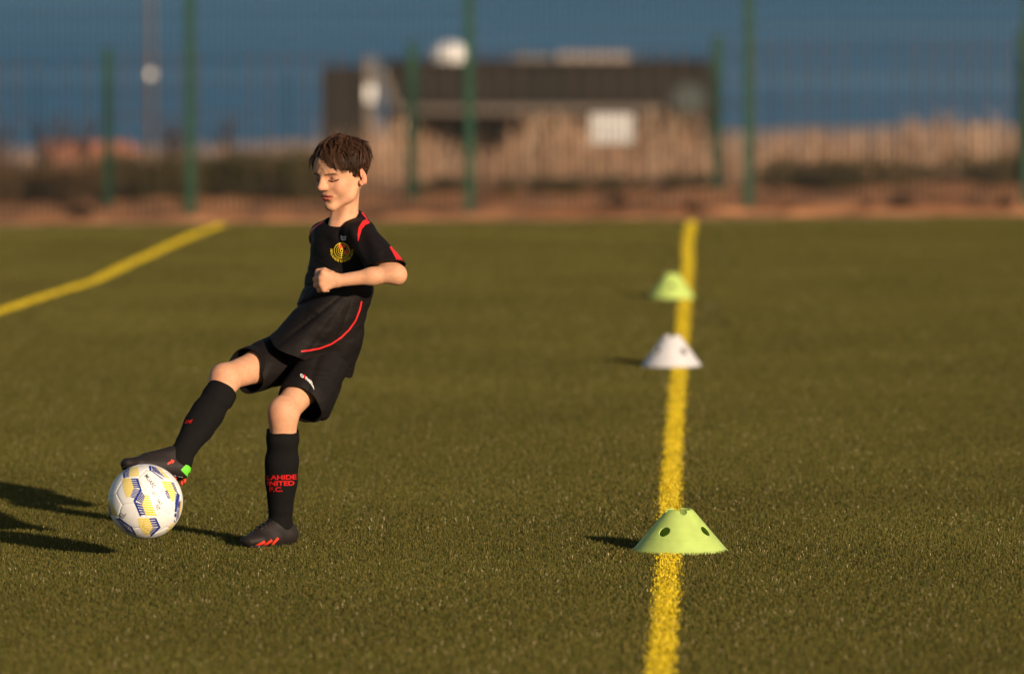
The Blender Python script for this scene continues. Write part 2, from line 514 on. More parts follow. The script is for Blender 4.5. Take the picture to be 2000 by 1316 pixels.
def part_eq(k):
    cmp = N.new('FunctionNodeCompare'); cmp.data_type = 'INT'; cmp.operation = 'EQUAL'
    L.new(va, cmp.inputs[2]); cmp.inputs[3].default_value = k
    sp = N.new('GeometryNodeSeparateGeometry'); sp.domain = 'POINT'
    L.new(gi.outputs[0], sp.inputs[0]); L.new(cmp.outputs[0], sp.inputs[1])
    return sp.outputs[0]


for k in range(NV):
    g2 = N.new('GeometryNodeGeometryToInstance'); L.new(part_eq(k), g2.inputs[0]); L.new(g2.outputs[0], jg.inputs[0])
iop = N.new('GeometryNodeInstanceOnPoints')
L.new(part_eq(-1), iop.inputs['Points']); L.new(jg.outputs[0], iop.inputs['Instance'])
iop.inputs['Pick Instance'].default_value = True
L.new(named('pick', 'INT'), iop.inputs['Instance Index'])
cxyz = N.new('ShaderNodeCombineXYZ'); L.new(named('turn', 'FLOAT'), cxyz.inputs[2])
L.new(cxyz.outputs[0], iop.inputs['Rotation']); L.new(iop.outputs[0], go.inputs[0])
mod = turf.modifiers.new('tiles', 'NODES'); mod.node_group = ng
tag(turf, 'short olive green artificial turf of the pitch', 'turf', kind='stuff')

# tiles cut by a line: single fibres, yellow ones go to the line
nt_ = near & inside
bx_, by_ = [], []
for x, y in zip(CX[nt_], CY[nt_]):
    n = 700 if x < -2.2 else (2300 if y < 20 else (1200 if y < 26 else 600))
    bx_.append(x + rng.uniform(-TS / 2, TS / 2, n)); by_.append(y + rng.uniform(-TS / 2, TS / 2, n))
bx_ = np.concatenate(bx_); by_ = np.concatenate(by_)
jit = rng.normal(0, 0.007, len(bx_)) + 0.004 * np.sin(by_ * 31) * np.sin(by_ * 12.7)
isl = on_line(bx_, by_, jit)
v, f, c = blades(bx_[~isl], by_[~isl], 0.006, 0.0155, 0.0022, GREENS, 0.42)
tag(mk('turf_grass_edge', v, f, M['turf'], smooth=False, colors=c), 'olive turf fibres bordering the yellow lines', 'turf', kind='stuff')
for nm, Ln, hw in (('r', LINE_R, HALF['r']), ('l', LINE_L, HALF['l'])):
    s = isl & (np.abs(bx_ - line_x(Ln, by_)) < hw + 0.05)
    xx, yy = bx_[s], by_[s]
    xx = np.concatenate([xx, xx + rng.normal(0, 0.004, len(xx))]); yy = np.concatenate([yy, yy + rng.normal(0, 0.006, len(yy))])
    v, f, c = blades(xx, yy, 0.006, 0.0160, 0.0024, YELLOWS, 0.42)
    o = mk('pitch_line_marking', v, f, M['line'], smooth=False, colors=c)
    tag(o, {'r': 'long yellow turf line running under the three marker cones', 'l': 'yellow turf line slanting across the far left of the pitch'}[nm], 'line marking', kind='structure')

# ------------------------------------------------------------------ fences
def post_mesh(h, w):
    return MB().box((-w/2, -w/2, -0.4), (w/2, w/2, h), 0.006).box((-w/2-0.004, -w/2-0.004, h), (w/2+0.004, w/2+0.004, h + 0.02), 0.004)


def mesh_fence(name, label, Y, px0, spacing_px, n0, n1, height, pw, dep_slope, bars=0.05, br=0.0052, rows=0.2):
    """Posts every spacing_px of the photograph at distance Y; panels of crossed wires between them."""
    sp = spacing_px * Y / F_PX
    x0 = (px0 - 1000) * Y / F_PX
    root = empty(name, (x0, Y, terrain_z(x0, Y)))
    tag(root, label, 'fence')
    pm = None; wm = None
    for i in range(n0, n1 + 1):
        x = x0 + i * sp; z = float(terrain_z(x, Y))
        if pm is None:
            mb = post_mesh(height, pw)
            o = mk('post', [(q[0] + root.location.x, q[1] + Y, q[2] + root.location.z) for q in mb.v], mb.f, M['fence_green'], root, smooth=False)
            pm = o
        else:
            o = pm.copy(); link(o, root)
        o.location = (x - x0, 0, z - root.location.z)
        if i < n1:
            z2 = float(terrain_z(x + sp, Y))
            if wm is None:
                mb = MB(); r_ = br
                k = int(round(sp / bars))
                for j in range(1, k):
                    xx = sp * j / k
                    mb.box((xx - r_, -r_, 0.04), (xx + r_, r_, height - 0.02))
                zz = 0.08
                while zz < height - 0.03:
                    h_ = 0.003
                    mb.box((0, -2*h_ - r_, zz - h_), (sp, -r_*1.05, zz + h_)); mb.box((0, r_*1.05, zz - h_), (sp, r_ + 2*h_, zz + h_))
                    zz += rows
                o2 = mk('mesh_panel', [(q[0] + root.location.x, q[1] + Y, q[2] + root.location.z) for q in mb.v], mb.f, M['fence_wire'] if bars < 0.1 else M['fence_bar'], root, smooth=False)
                wm = o2
            else:
                o2 = wm.copy(); link(o2, root)
            o2.location = (x - x0, -pw / 2 - 0.012, (z + z2) / 2 - root.location.z)
    return root


mesh_fence('mesh_fence', 'tall green mesh fence along the far edge of the pitch', 46.0, 372, 545, -4, 7, 2.9, 0.07, 0)
mesh_fence('mesh_fence', 'lower green mesh fence standing behind the tall one', 52.0, 211, 595, -3, 7, 1.37, 0.085, 0, bars=0.168, br=0.0068, rows=0.65)

# white sign on the lower fence
c0 = P(1195, 251, 52.0 - D0 - 0.10)
sg = empty('sign_board', c0); tag(sg, 'plain white rectangular sign fixed to the lower green fence', 'sign')
MB().box(c0 + (-0.195, -0.008, -0.135), c0 + (0.195, 0.008, 0.135), 0.004).build('board', M['white'], sg)
for sx in (-1, 1):
    MB().box(c0 + (sx*0.12 - 0.012, 0.009, -0.10), c0 + (sx*0.12 + 0.012, 0.03, 0.10)).build('bracket', M['pole'], sg)

# ------------------------------------------------------------------ far shelter
SY = 100.0
k_ = SY / F_PX


def SX(px): return (px - 1000) * k_
def SZ(py): return P(1000, py, SY - D0)[2]


gz = float(terrain_z(0, SY)) - 0.15
sh = empty('shelter', (SX(1010), SY, gz)); tag(sh, 'long dark low shelter between the fences and the sea', 'shelter')
MB().box((SX(752), SY, SZ(205)), (SX(1385), SY + 2.2, SZ(128)), 0.05).build('fascia', M['shelter'], sh)
MB().box((SX(745), SY - 0.15, SZ(128) + 0.004), (SX(1392), SY + 2.3, SZ(120)), 0.02).build('roof', M['shelter'], sh)
MB().box((SX(628), SY - 0.1, gz - 0.3), (SX(708), SY + 2.2, SZ(133)), 0.03).build('end_wall', M['shelter'], sh)
MB().box((SX(750), SY + 2.05, gz - 0.3), (SX(1385), SY + 2.2, SZ(206)), 0.02).build('back_wall', M['shelter'], sh)
MB().box((SX(714), SY - 0.05, gz - 0.2), (SX(738), SY + 0.25, SZ(112)), 0.03).build('post', M['greyish'], sh)
MB().box((SX(714), SY - 0.09, SZ(198)), (SX(734), SY - 0.055, SZ(166)), 0.01).build('glint_plate', M['white'], sh)  # white plate added as the bright highlight on the post
MB().tube([(SX(745), SY - 0.05, SZ(140)), (SX(772), SY - 0.05, SZ(212))], 0.07, 10).build('brace', M['greyish'], sh)
MB().box((SX(775), SY - 0.08, SZ(222)), (SX(1300), SY - 0.004, SZ(208)), 0.02).build('rail', plain('grey_rail', (0.17, 0.14, 0.12), 0.7, 0.3), sh)
# rounded right end
pts = []
for t in np.linspace(0, math.pi / 2, 9):
    pts.append((SX(1380) + 0.25 * math.sin(t) * 1.0, 0, SZ(128) - 0.30 * (1 - math.cos(t))))
pts += [(pts[-1][0], 0, gz - 0.3), (SX(1365), 0, gz - 0.3), (SX(1365), 0, SZ(128) - 0.02)]
V = [(p[0], SY + 0.02, p[2]) for p in pts] + [(p[0], SY + 2.18, p[2]) for p in pts]
n = len(pts)
mk('rounded_end', V, [tuple(range(n)), tuple(range(2*n-1, n-1, -1))] + [(i, n+i, n+(i+1) % n, (i+1) % n) for i in range(n)], M['shelter'], sh, smooth=False)
V = [(SX(1345) + 0.30 * math.cos(t), SY - 0.02, SZ(195) + 0.27 * math.sin(t)) for t in np.linspace(0, 2*math.pi, 25)[:-1]]
V += [(v[0], SY + 0.06, v[2]) for v in V]
mk('window', V, [tuple(range(24))] + [(i, 24+i, 24+(i+1) % 24, (i+1) % 24) for i in range(24)], M['glass'], sh, smooth=False)
# dome and board on the roof
zt = SZ(120) + 0.004
V, Fc = [], []
for i, ph in enumerate(np.linspace(0, math.pi / 2, 7)):
    for t in np.linspace(0, 2*math.pi, 25)[:-1]:
        V.append((SX(878) + 0.33 * math.cos(t) * math.cos(ph), SY + 0.6 + 0.33 * math.sin(t) * math.cos(ph), zt + 0.31 * math.sin(ph) ** 0.8))
for i in range(6):
    for j in range(24):
        Fc.append((i*24+j, i*24+(j+1) % 24, (i+1)*24+(j+1) % 24, (i+1)*24+j))
mk('roof_dome', V, Fc, M['white'], sh)
MB().box((SX(1085), SY - 0.05, zt), (SX(1233), SY + 0.5, SZ(104)), 0.05).build('roof_board', M['pale'], sh)
MB().box((SX(1000), SY + 0.1, zt), (SX(1080), SY + 0.5, SZ(108)), 0.04).build('roof_ledge', plain('grey_ledge', (0.2, 0.18, 0.17), 0.7, 0.3), sh)

# pole, with a white disc added as the round glint on it
PY = 72.0
px_ = (296 - 1000) * PY / F_PX; pz = float(terrain_z(px_, PY))
po = empty('pole', (px_, PY, pz)); tag(po, 'tall grey brown pole behind the fences on the left', 'pole')
MB().tube([(px_, PY, pz - 0.3), (px_, PY, pz + 2.2), (px_, PY, pz + 5.5)], [0.036, 0.034, 0.030], 12).build('shaft', M['pole'], po, True)
zc = P(297, 145, PY - D0)[2]
MB().tube([(px_, PY - 0.075, zc), (px_, PY - 0.063, zc)], 0.052, 20).build('glint_disc', M['white'], po)

# low reddish wall far left
wy = 66.0
wx0, wx1 = (95 - 1000) * wy / F_PX, (245 - 1000) * wy / F_PX
mb = MB(); wz = float(terrain_z(-5, wy)); top = P(160, 284, wy - D0)[2]
zz = wz - 0.2; row = 0
while zz < top:
    x = wx0 - (0.11 if row % 2 else 0)
    while x < wx1:
        d = rnd.uniform(-0.008, 0.008)
        mb.box((x, wy + d, zz), (x + 0.205, wy + 0.2, zz + 0.062)); x += 0.215
    zz += 0.072; row += 1
tag(mb.build('brick_wall', M['brick'], origin=(wx0, wy, wz)), 'low reddish wall half hidden by reeds at far left', 'wall')

# bare shrubs
def shrub(px, Y, h, n, label, seed):
    r = random.Random(seed)
    x = (px - 1000) * Y / F_PX; z = float(terrain_z(x, Y)) - 0.05
    mb = MB()
    for i in range(n):
        a = r.uniform(0, 6.28); sp = r.uniform(0.05, 0.28)
        p = [np.array([x, Y, z])]
        for k in range(1, 6):
            t = k / 5
            p.append(np.array([x + math.cos(a) * sp * t ** 1.3 + r.gauss(0, 0.015), Y + math.sin(a) * sp * t, z + h * t * r.uniform(0.92, 1.05)]))
        mb.tube(p, [0.016, 0.013, 0.011, 0.008, 0.006, 0.003], 5)
        for j in range(5):
            k = r.randint(2, 4); q = p[k]
            e = q + np.array([r.gauss(0, 0.10), r.gauss(0, 0.08), r.uniform(0.08, 0.25)])
            mb.tube([q, (q + e) / 2 + np.array([r.gauss(0, 0.01), 0, 0]), e], [0.008, 0.006, 0.002], 4)
    tag(mb.build('bare_shrub', M['twig'], origin=(x, Y, z)), label, 'shrub', 'bare shrubs among the reeds')


shrub(92, 57, 0.85, 9, 'dark bare shrub near the left picture edge in front of reddish wall', 1)
shrub(150, 58, 0.80, 6, 'thin bare shrub just left of the leftmost low fence post', 2)
shrub(335, 58, 0.75, 7, 'bare shrub just left of the leftmost tall fence post', 3)
shrub(445, 59, 0.80, 7, 'bare shrub between the leftmost tall post and the boy', 4)
shrub(4, 55, 0.75, 8, 'dark bare shrub cut off by the left picture edge', 5)

# reeds and scrub
def reeds(n):
    V, Fc, C = [], [], []
    x = rng.uniform(-17, 17, n); y = rng.uniform(54.5, 63.5, n)
    dens = 0.55 + 0.45 * np.sin(x * 1.9 + 2.0 * np.sin(x * 0.7)) * np.sin(x * 0.63 + 1.0)
    keep = rng.uniform(0, 1, n) < np.where(x > -1.6, 1.0, np.where(x > -3.4, 0.12, 0.40)) * (0.30 + 0.70 * dens)
    x, y = x[keep], y[keep]; n = len(x)
    z = terrain_z(x, y) - 0.05
    tall = 0.50 + 0.14 * np.sin(x * 3.1) * np.sin(x * 1.3 + 2)
    tall = np.where(x < -2.2, tall * 0.72, np.where(x > 2.3, tall * 0.82, tall))
    h = tall * (0.42 + 0.95 * rng.uniform(0, 1, n) ** 1.6)
    lx, ly = rng.normal(0, 0.06, n), rng.normal(0, 0.06, n)
    w = rng.uniform(0.005, 0.013, n); a = rng.uniform(0, np.pi, n)
    W = np.stack([np.cos(a) * w / 2, np.sin(a) * w / 2, np.zeros(n)], 1)
    b = np.stack([x, y, z], 1); m = b + np.stack([lx * 0.3, ly * 0.3, h * 0.6], 1); t = b + np.stack([lx, ly, h], 1)
    hd = t + np.stack([lx * 0.5, ly * 0.5, h * 0.12], 1)
    V = np.concatenate([b - W, b + W, m - W, m + W, t - W * 1.3, t + W * 1.3, hd, hd + W * 0.1])
    i = np.arange(n)
    Fq = np.concatenate([np.stack([i, i+n, i+3*n, i+2*n], 1), np.stack([i+2*n, i+3*n, i+5*n, i+4*n], 1), np.stack([i+4*n, i+5*n, i+7*n, i+6*n], 1)])
    pal = np.array([(0.50, 0.285, 0.165), (0.58, 0.36, 0.22), (0.38, 0.21, 0.125), (0.62, 0.45, 0.31)])
    c = pal[rng.integers(0, 4, n)] * rng.uniform(0.7, 1.2, (n, 1))
    return V, Fq, np.tile(c, (8, 1))


v, f, c = reeds(30000)
tag(mk('reeds', v, f, M['reed'], smooth=False, colors=c), 'tan dry reeds and grasses behind the fences', 'reeds', kind='stuff')


def scrub():
    cen = []
    for px0, px1, ylo, n in ((-900, -150, 0.30, 45), (-150, 215, 0.30, 26), (215, 620, 0.34, 40), (1480, 2150, 0.22, 34), (2150, 3100, 0.24, 45), (700, 1480, 0.12, 26)):
        for i in range(n):
            px = rng.uniform(px0, px1); Y = rng.uniform(52.6, 55.0)
            x = (px - 1000) * Y / F_PX
            r = rng.uniform(0.6, 1.2) * ylo * 0.75
            cen.append((x, Y, float(terrain_z(x, Y)) + r * 0.5, r, px < 215))
    V, C = [], []
    for x, y, z, r, brown in cen:
        k = int(900 * (r / 0.25) ** 2) + 150
        d = rng.normal(0, 1, (k, 3)); d /= np.linalg.norm(d, axis=1)[:, None]
        p = np.array([x, y, z]) + d * r * rng.uniform(0.45, 1.05, (k, 1)) * np.array([1.35, 1.0, 1.0])
        a = rng.normal(0, 1, (k, 3)); a /= np.linalg.norm(a, axis=1)[:, None]
        b = np.cross(a, rng.normal(0, 1, (k, 3))); b /= np.linalg.norm(b, axis=1)[:, None]
        s = rng.uniform(0.012, 0.028, (k, 1))
        V.append(np.stack([p - a * s, p + b * s * 0.5, p + a * s, p - b * s * 0.5], 1).reshape(-1, 3))
        cc = np.array((0.19, 0.115, 0.050) if brown else (0.135, 0.105, 0.033)) * rng.uniform(0.6, 1.4, (k, 1))
        C.append(np.repeat(cc, 4, 0))
    V = np.concatenate(V); C = np.concatenate(C)
    return V, np.arange(len(V)).reshape(-1, 4), C


v, f, c = scrub()
tag(mk('scrub', v, f, M['scrub'], smooth=False, colors=c), 'low dark green and brown scrub at the foot of the reeds', 'scrub', kind='stuff')


# clods of soil
def clod(px, py, size, label, seed):
    r = np.random.default_rng(seed)
    Y = 41.5
    for _ in range(30):                     # march to the soil surface along the sight line
        p = P(px, py, Y - D0); Y += (p[2] - float(terrain_z(p[0], Y))) * 3
    p = P(px, py, Y - D0)
    bm = bmesh.new(); bmesh.ops.create_icosphere(bm, subdivisions=2, radius=size)
    for v_ in bm.verts:
        v_.co *= 1 + r.normal(0, 0.16); v_.co.z *= 0.8; v_.co.x *= 1.2
    V = [tuple(np.array(v_.co) + p) for v_ in bm.verts]; bm.verts.index_update()
    Fc = [[q.index for q in g.verts] for g in bm.faces]; bm.free()
    tag(mk('soil_clod', V, Fc, M['clod'], smooth=False, origin=p), label, 'clod', 'clods on the soil strip')


clod(1207, 396, 0.07, 'dark clod of soil right of the middle tall fence post', 1)
clod(1762, 396, 0.075, 'dark clod of soil right of the rightmost tall fence post', 2)
clod(160, 415, 0.09, 'dark clod of soil left of the leftmost tall fence post', 3)
clod(1352, 405, 0.055, 'small dark clod of soil just beyond the end of the yellow line', 4)
clod(1965, 398, 0.06, 'dark clod of soil near the right picture edge', 5)

# ------------------------------------------------------------------ clipping, decals
def clip(V, T, g, C=None):
    """Keep the part of a triangle mesh where g < 0."""
    ins = g < 0
    cnt = ins[T].sum(1)
    keep = [T[cnt == 3]]
    newV, cache, extra = [], {}, []
    nV = len(V); newC = []

    def cut(a, b):
        key = (a, b) if a < b else (b, a)
        if key not in cache:
            t = g[a] / (g[a] - g[b])
            cache[key] = nV + len(newV); newV.append(V[a] + t * (V[b] - V[a]))
            if C is not None: newC.append(C[a] + t * (C[b] - C[a]))
        return cache[key]
    for t in T[(cnt == 1) | (cnt == 2)]:
        i = ins[t]
        if i.sum() == 1:
            k = int(np.argmax(i)); a, b, c = t[k], t[(k+1) % 3], t[(k+2) % 3]
            extra.append((a, cut(a, b), cut(a, c)))
        else:
            k = int(np.argmin(i)); a, b, c = t[k], t[(k+1) % 3], t[(k+2) % 3]
            ab, ac = cut(a, b), cut(a, c)
            extra += [(ab, b, c), (ab, c, ac)]
    Vn = np.concatenate([V, np.array(newV).reshape(-1, 3)]); Cn = None
    if C is not None: Cn = np.concatenate([C, np.array(newC).reshape(-1, C.shape[1])])
    Tn = np.concatenate(keep + [np.array(extra, dtype=np.int64).reshape(-1, 3)])
    used = np.unique(Tn); mp = np.full(len(Vn), -1); mp[used] = np.arange(len(used))
    return (Vn[used], mp[Tn], Cn[used]) if C is not None else (Vn[used], mp[Tn])


def solidify(o, t, offset=-1.0):
    m = o.modifiers.new('thickness', 'SOLIDIFY'); m.thickness = t; m.offset = offset; m.use_even_offset = False
    return o


# ------------------------------------------------------------------ marker cones
def marker_cone(loc, rad, height, turn, mat, label):
    root = empty('marker_cone', loc); tag(root, label, 'cone', 'marker cones on the yellow line')
    r_top = rad * 0.27
    nt2, nh = 144, 40
    ss = np.linspace(0, 1, nh)
    prof_r = rad + (r_top - rad) * ss; prof_z = height * ss
    # rolled lip at the foot
    prof_r = np.concatenate([[rad * 1.035, rad * 1.03], prof_r]); prof_z = np.concatenate([[0.0, 0.004], prof_z + 0.006])
    nh = len(prof_r)
    th = np.linspace(0, 2*np.pi, nt2 + 1)[:-1] + turn
    V = np.array([(prof_r[j] * math.cos(t), prof_r[j] * math.sin(t), prof_z[j]) for j in range(nh) for t in th])
    T = []
    for j in range(nh - 1):
        for i in range(nt2):
            i2 = (i + 1) % nt2
            a, b, c, d = j*nt2+i, j*nt2+i2, (j+1)*nt2+i2, (j+1)*nt2+i
            T += [(a, b, c), (a, c, d)]
    T = np.array(T)
    # holes: four round ones on the flank, four notches in the rim
    g = np.full(len(V), -1.0)
    ang = np.arctan2(V[:, 1], V[:, 0]) - turn
    rr = np.hypot(V[:, 0], V[:, 1])
    slant = np.hypot(rad - r_top, height)
    s = V[:, 2] / height * slant
    for k in range(4):
        da = (ang - k * np.pi / 2 + np.pi) % (2*np.pi) - np.pi
        g = np.maximum(g, rad * 0.125 - np.hypot(da * rr, (s - 0.54 * slant)))
        db = (ang - k * np.pi / 2 - np.pi / 4 + np.pi) % (2*np.pi) - np.pi
        g = np.maximum(g, rad * 0.085 - np.hypot(db * rr, (s - 1.02 * slant)))
    V, T = clip(V, T, g)
    o = mk('shell', V + np.array(loc), T, mat, root)
    solidify(o, 0.0025)
    # a faint moulded ring
    for zz in (0.30,):
        r_ = rad + (r_top - rad) * zz
        mb = MB(); pts = [np.array(loc) + np.array([(r_ + 0.0003) * math.cos(t), (r_ + 0.0003) * math.sin(t), height * zz + 0.006]) for t in np.linspace(0, 2*np.pi, 97)]
        mb.tube(pts, 0.0006, 5, cap=False).build('moulded_ring', mat, root, True)
    return root


def cone_at(px, py, z, rad, height, turn, mat, label):
    p = G(px, py, z)
    return marker_cone(tuple(p), rad, height, turn, mat, label)


cone_at(1328, 1075, 0.004, 0.131, 0.112, R(-123), M['cone_green'], 'large lime green marker cone nearest the camera on the yellow line')
cone_at(1312, 715, 0.005, 0.122, 0.122, R(-142), M['cone_white'], 'white marker cone between the two green ones')
cone_at(1312, 582, 0.006, 0.113, 0.118, R(-88), M['cone_green'], 'small blurred green marker cone farthest along the yellow line')

# ------------------------------------------------------------------ distance fields
def unit(v):
    v = np.asarray(v, float); return v / (np.linalg.norm(v) + 1e-12)


class Field:
    """A sampled distance field; solids are blended in and the zero surface is meshed."""
    def __init__(s, lo, hi, h):
        s.lo = np.array(lo, float); s.h = h
        s.n = np.ceil((np.array(hi, float) - s.lo) / h).astype(int) + 1
        s.F = np.full(s.n, 0.5, dtype=np.float32)

    def block(s, lo, hi):
        a = np.clip(np.floor((np.array(lo) - s.lo) / s.h).astype(int), 0, s.n - 1)
        b = np.clip(np.ceil((np.array(hi) - s.lo) / s.h).astype(int) + 1, 1, s.n)
        sl = tuple(slice(i, j) for i, j in zip(a, b))
        ax = [(s.lo[i] + np.arange(a[i], b[i]) * s.h).astype(np.float32) for i in range(3)]
        return sl, ax[0][:, None, None], ax[1][None, :, None], ax[2][None, None, :]

    def put(s, d, sl, k, op):
        A = s.F[sl]
        if op == 'add':
            if k > 0:
                q = np.maximum(k - np.abs(A - d), 0) / k
                s.F[sl] = np.minimum(A, d) - q * q * k * 0.25
            else: s.F[sl] = np.minimum(A, d)
        else:
            nd = -d
            if k > 0:
                q = np.maximum(k - np.abs(A - nd), 0) / k
                s.F[sl] = np.maximum(A, nd) + q * q * k * 0.25
            else: s.F[sl] = np.maximum(A, nd)

    def cap(s, a, b, ra, rb, k=0.0, op='add'):
        a = np.asarray(a, float); b = np.asarray(b, float); m = max(ra, rb) + k + 3 * s.h
        sl, X, Y, Z = s.block(np.minimum(a, b) - m, np.maximum(a, b) + m)
        w = b - a; L2 = w @ w + 1e-12
        t = np.clip(((X - a[0]) * w[0] + (Y - a[1]) * w[1] + (Z - a[2]) * w[2]) / L2, 0, 1)
        d = np.sqrt((X - a[0] - t * w[0]) ** 2 + (Y - a[1] - t * w[1]) ** 2 + (Z - a[2] - t * w[2]) ** 2) - (ra + (rb - ra) * t)
        s.put(d, sl, k, op); return s

    def chain(s, pts, rad, k=0.0):
        for i in range(len(pts) - 1): s.cap(pts[i], pts[i+1], rad[i], rad[i+1], k)
        return s

    def ecap(s, a, b, ra, rb, u, k=0.0, op='add'):
        """Capsule with an elliptical section: ra, rb = (half width along u, half depth)."""
        a = np.asarray(a, float); b = np.asarray(b, float); m = max(*ra, *rb) + k + 3 * s.h
        sl, X, Y, Z = s.block(np.minimum(a, b) - m, np.maximum(a, b) + m)
        w = b - a; L_ = np.linalg.norm(w); w = w / L_
        u = np.asarray(u, float); u = unit(u - (u @ w) * w); v = np.cross(w, u)
        DX, DY, DZ = X - a[0], Y - a[1], Z - a[2]
        pw = DX * w[0] + DY * w[1] + DZ * w[2]; pu = DX * u[0] + DY * u[1] + DZ * u[2]; pv = DX * v[0] + DY * v[1] + DZ * v[2]
        t = np.clip(pw / L_, 0, 1); pw = pw - t * L_
        ru = ra[0] + (rb[0] - ra[0]) * t; rv = ra[1] + (rb[1] - ra[1]) * t; rw = np.minimum(ru, rv)
        q = np.sqrt((pu / ru) ** 2 + (pv / rv) ** 2 + (pw / rw) ** 2)
        q2 = np.sqrt((pu / ru ** 2) ** 2 + (pv / rv ** 2) ** 2 + (pw / rw ** 2) ** 2) + 1e-6
        s.put(q * (q - 1) / q2, sl, k, op); return s

    def ell(s, c, r, axes=None, k=0.0, op='add'):
        c = np.asarray(c, float); m = max(r) + k + 3 * s.h
        sl, X, Y, Z = s.block(c - m, c + m)
        A = np.eye(3) if axes is None else np.array([unit(q) for q in axes])
        DX, DY, DZ = X - c[0], Y - c[1], Z - c[2]
        p = [DX * A[i][0] + DY * A[i][1] + DZ * A[i][2] for i in range(3)]
        q = np.sqrt(sum((p[i] / r[i]) ** 2 for i in range(3))); q2 = np.sqrt(sum((p[i] / r[i] ** 2) ** 2 for i in range(3))) + 1e-6
        s.put(q * (q - 1) / q2, sl, k, op); return s

    def disp(s, fn):
        """Shift the surface by fn(x, y, z) where it runs."""
        i = np.argwhere(np.abs(s.F) < 0.03)
        p = s.lo + i * s.h
        s.F[i[:, 0], i[:, 1], i[:, 2]] -= fn(p[:, 0], p[:, 1], p[:, 2]).astype(np.float32)
        return s

    def mesh(s, smooth=2):
        F, n = s.F, s.n
        S = F < 0
        cor = [(i, j, k) for i in (0, 1) for j in (0, 1) for k in (0, 1)]
        cnt = np.zeros(tuple(n - 1), dtype=np.int8)
        for i, j, k in cor: cnt += S[i:n[0]-1+i, j:n[1]-1+j, k:n[2]-1+k]
        cells = np.argwhere((cnt > 0) & (cnt < 8))
        ids = np.full(tuple(n - 1), -1, dtype=np.int64); ids[cells[:, 0], cells[:, 1], cells[:, 2]] = np.arange(len(cells))
        vals = {c: F[cells[:, 0] + c[0], cells[:, 1] + c[1], cells[:, 2] + c[2]] for c in cor}
        acc = np.zeros((len(cells), 3)); w = np.zeros(len(cells))
        for c in cor:
            for ax in range(3):
                if c[ax] == 0:
                    d = list(c); d[ax] = 1; d = tuple(d)
                    a, b = vals[c], vals[d]; m = (a < 0) != (b < 0)
                    t = np.where(m, a / np.where(m, a - b, 1), 0)
                    p = np.zeros((len(cells), 3)); p[:] = c; p[:, ax] = t
                    acc += p * m[:, None]; w += m
        V = s.lo + (cells + acc / w[:, None]) * s.h
        quads = []
        for ax in range(3):
            b1, b2 = (ax + 1) % 3, (ax + 2) % 3
            sl0 = [slice(1, -1)] * 3; sl1 = [slice(1, -1)] * 3
            sl0[ax] = slice(0, n[ax] - 1); sl1[ax] = slice(1, n[ax])
            A, B = S[tuple(sl0)], S[tuple(sl1)]
            e = np.argwhere(A != B)
            fl = A[e[:, 0], e[:, 1], e[:, 2]]
            off = np.ones(3, int); off[ax] = 0
            e = e + off
            def cid(o1, o2):
                q = e.copy(); q[:, b1] += o1; q[:, b2] += o2
                return ids[q[:, 0], q[:, 1], q[:, 2]]
            q = np.stack([cid(-1, -1), cid(0, -1), cid(0, 0), cid(-1, 0)], 1)
            q[~fl] = q[~fl][:, ::-1]
            quads.append(q)
        Q = np.concatenate(quads)
        Q = Q[(Q >= 0).all(1)]
        T = np.concatenate([Q[:, [0, 1, 2]], Q[:, [0, 2, 3]]])
        for _ in range(smooth):
            E = np.concatenate([Q[:, [0, 1]], Q[:, [1, 2]], Q[:, [2, 3]], Q[:, [3, 0]]])
            sm = np.zeros_like(V); ct = np.zeros(len(V))
            np.add.at(sm, E[:, 0], V[E[:, 1]]); np.add.at(sm, E[:, 1], V[E[:, 0]])
            np.add.at(ct, E[:, 0], 1); np.add.at(ct, E[:, 1], 1)
            V = 0.5 * V + 0.5 * sm / np.maximum(ct, 1)[:, None]
        return V, T


def join(parts):
    V, T, C, b = [], [], [], 0
    for v, t, c in parts:
        V.append(v); T.append(t + b); C.append(c); b += len(v)
    return np.concatenate(V), np.concatenate(T), np.concatenate(C)


def wob(p, f, seed):
    """Cheap smooth noise from crossed waves, range about -1..1."""
    r = np.random.default_rng(seed); o = 0
    for i in range(5):
        d = r.normal(0, 1, 3); d /= np.linalg.norm(d)
        o = o + np.sin((p @ d) * f * r.uniform(0.6, 1.6) + r.uniform(0, 6.28) + 1.3 * np.sin(p @ r.normal(0, 1, 3) * f * 0.4))
    return o / 3.0


# ------------------------------------------------------------------ the boy: joints
def dirs(deg):
    """(left, forward) of a body turned deg from the camera towards picture left."""
    a = R(deg); return np.array([math.cos(a), -math.sin(a), 0.0]), np.array([-math.sin(a), -math.cos(a), 0.0])


CH_L, CH_F = dirs(38)
PV_L, PV_F = dirs(45)
J = dict(
    neck=P(673, 437, 0.19), chest=P(670, 490, 0.19), waist=P(655, 590, 0.19), pelvis=P(612, 690, 0.22),
    hipL=P(640, 700, 0.17), kneeL=P(554, 806, -0.03), ankL=P(547, 1022, 0.02),
    hipR=P(578, 690, 0.27), kneeR=P(438, 738, 0.03), ankR=P(352, 890, -0.17),
    shL=P(705, 458, 0.11), elL=P(771, 535, -0.02), wrL=P(661, 548, -0.03),
    shR=P(633, 463, 0.285), elR=P(652, 565, 0.43), wrR=P(668, 600, 0.30),
)
boy = empty('person', P(560, 1072, 0.05) * np.array([1, 1, 0]))
tag(boy, 'child in black football kit with red trim swinging a leg at the ball', 'person')

SKIN = np.array([0.600, 0.320, 0.190])

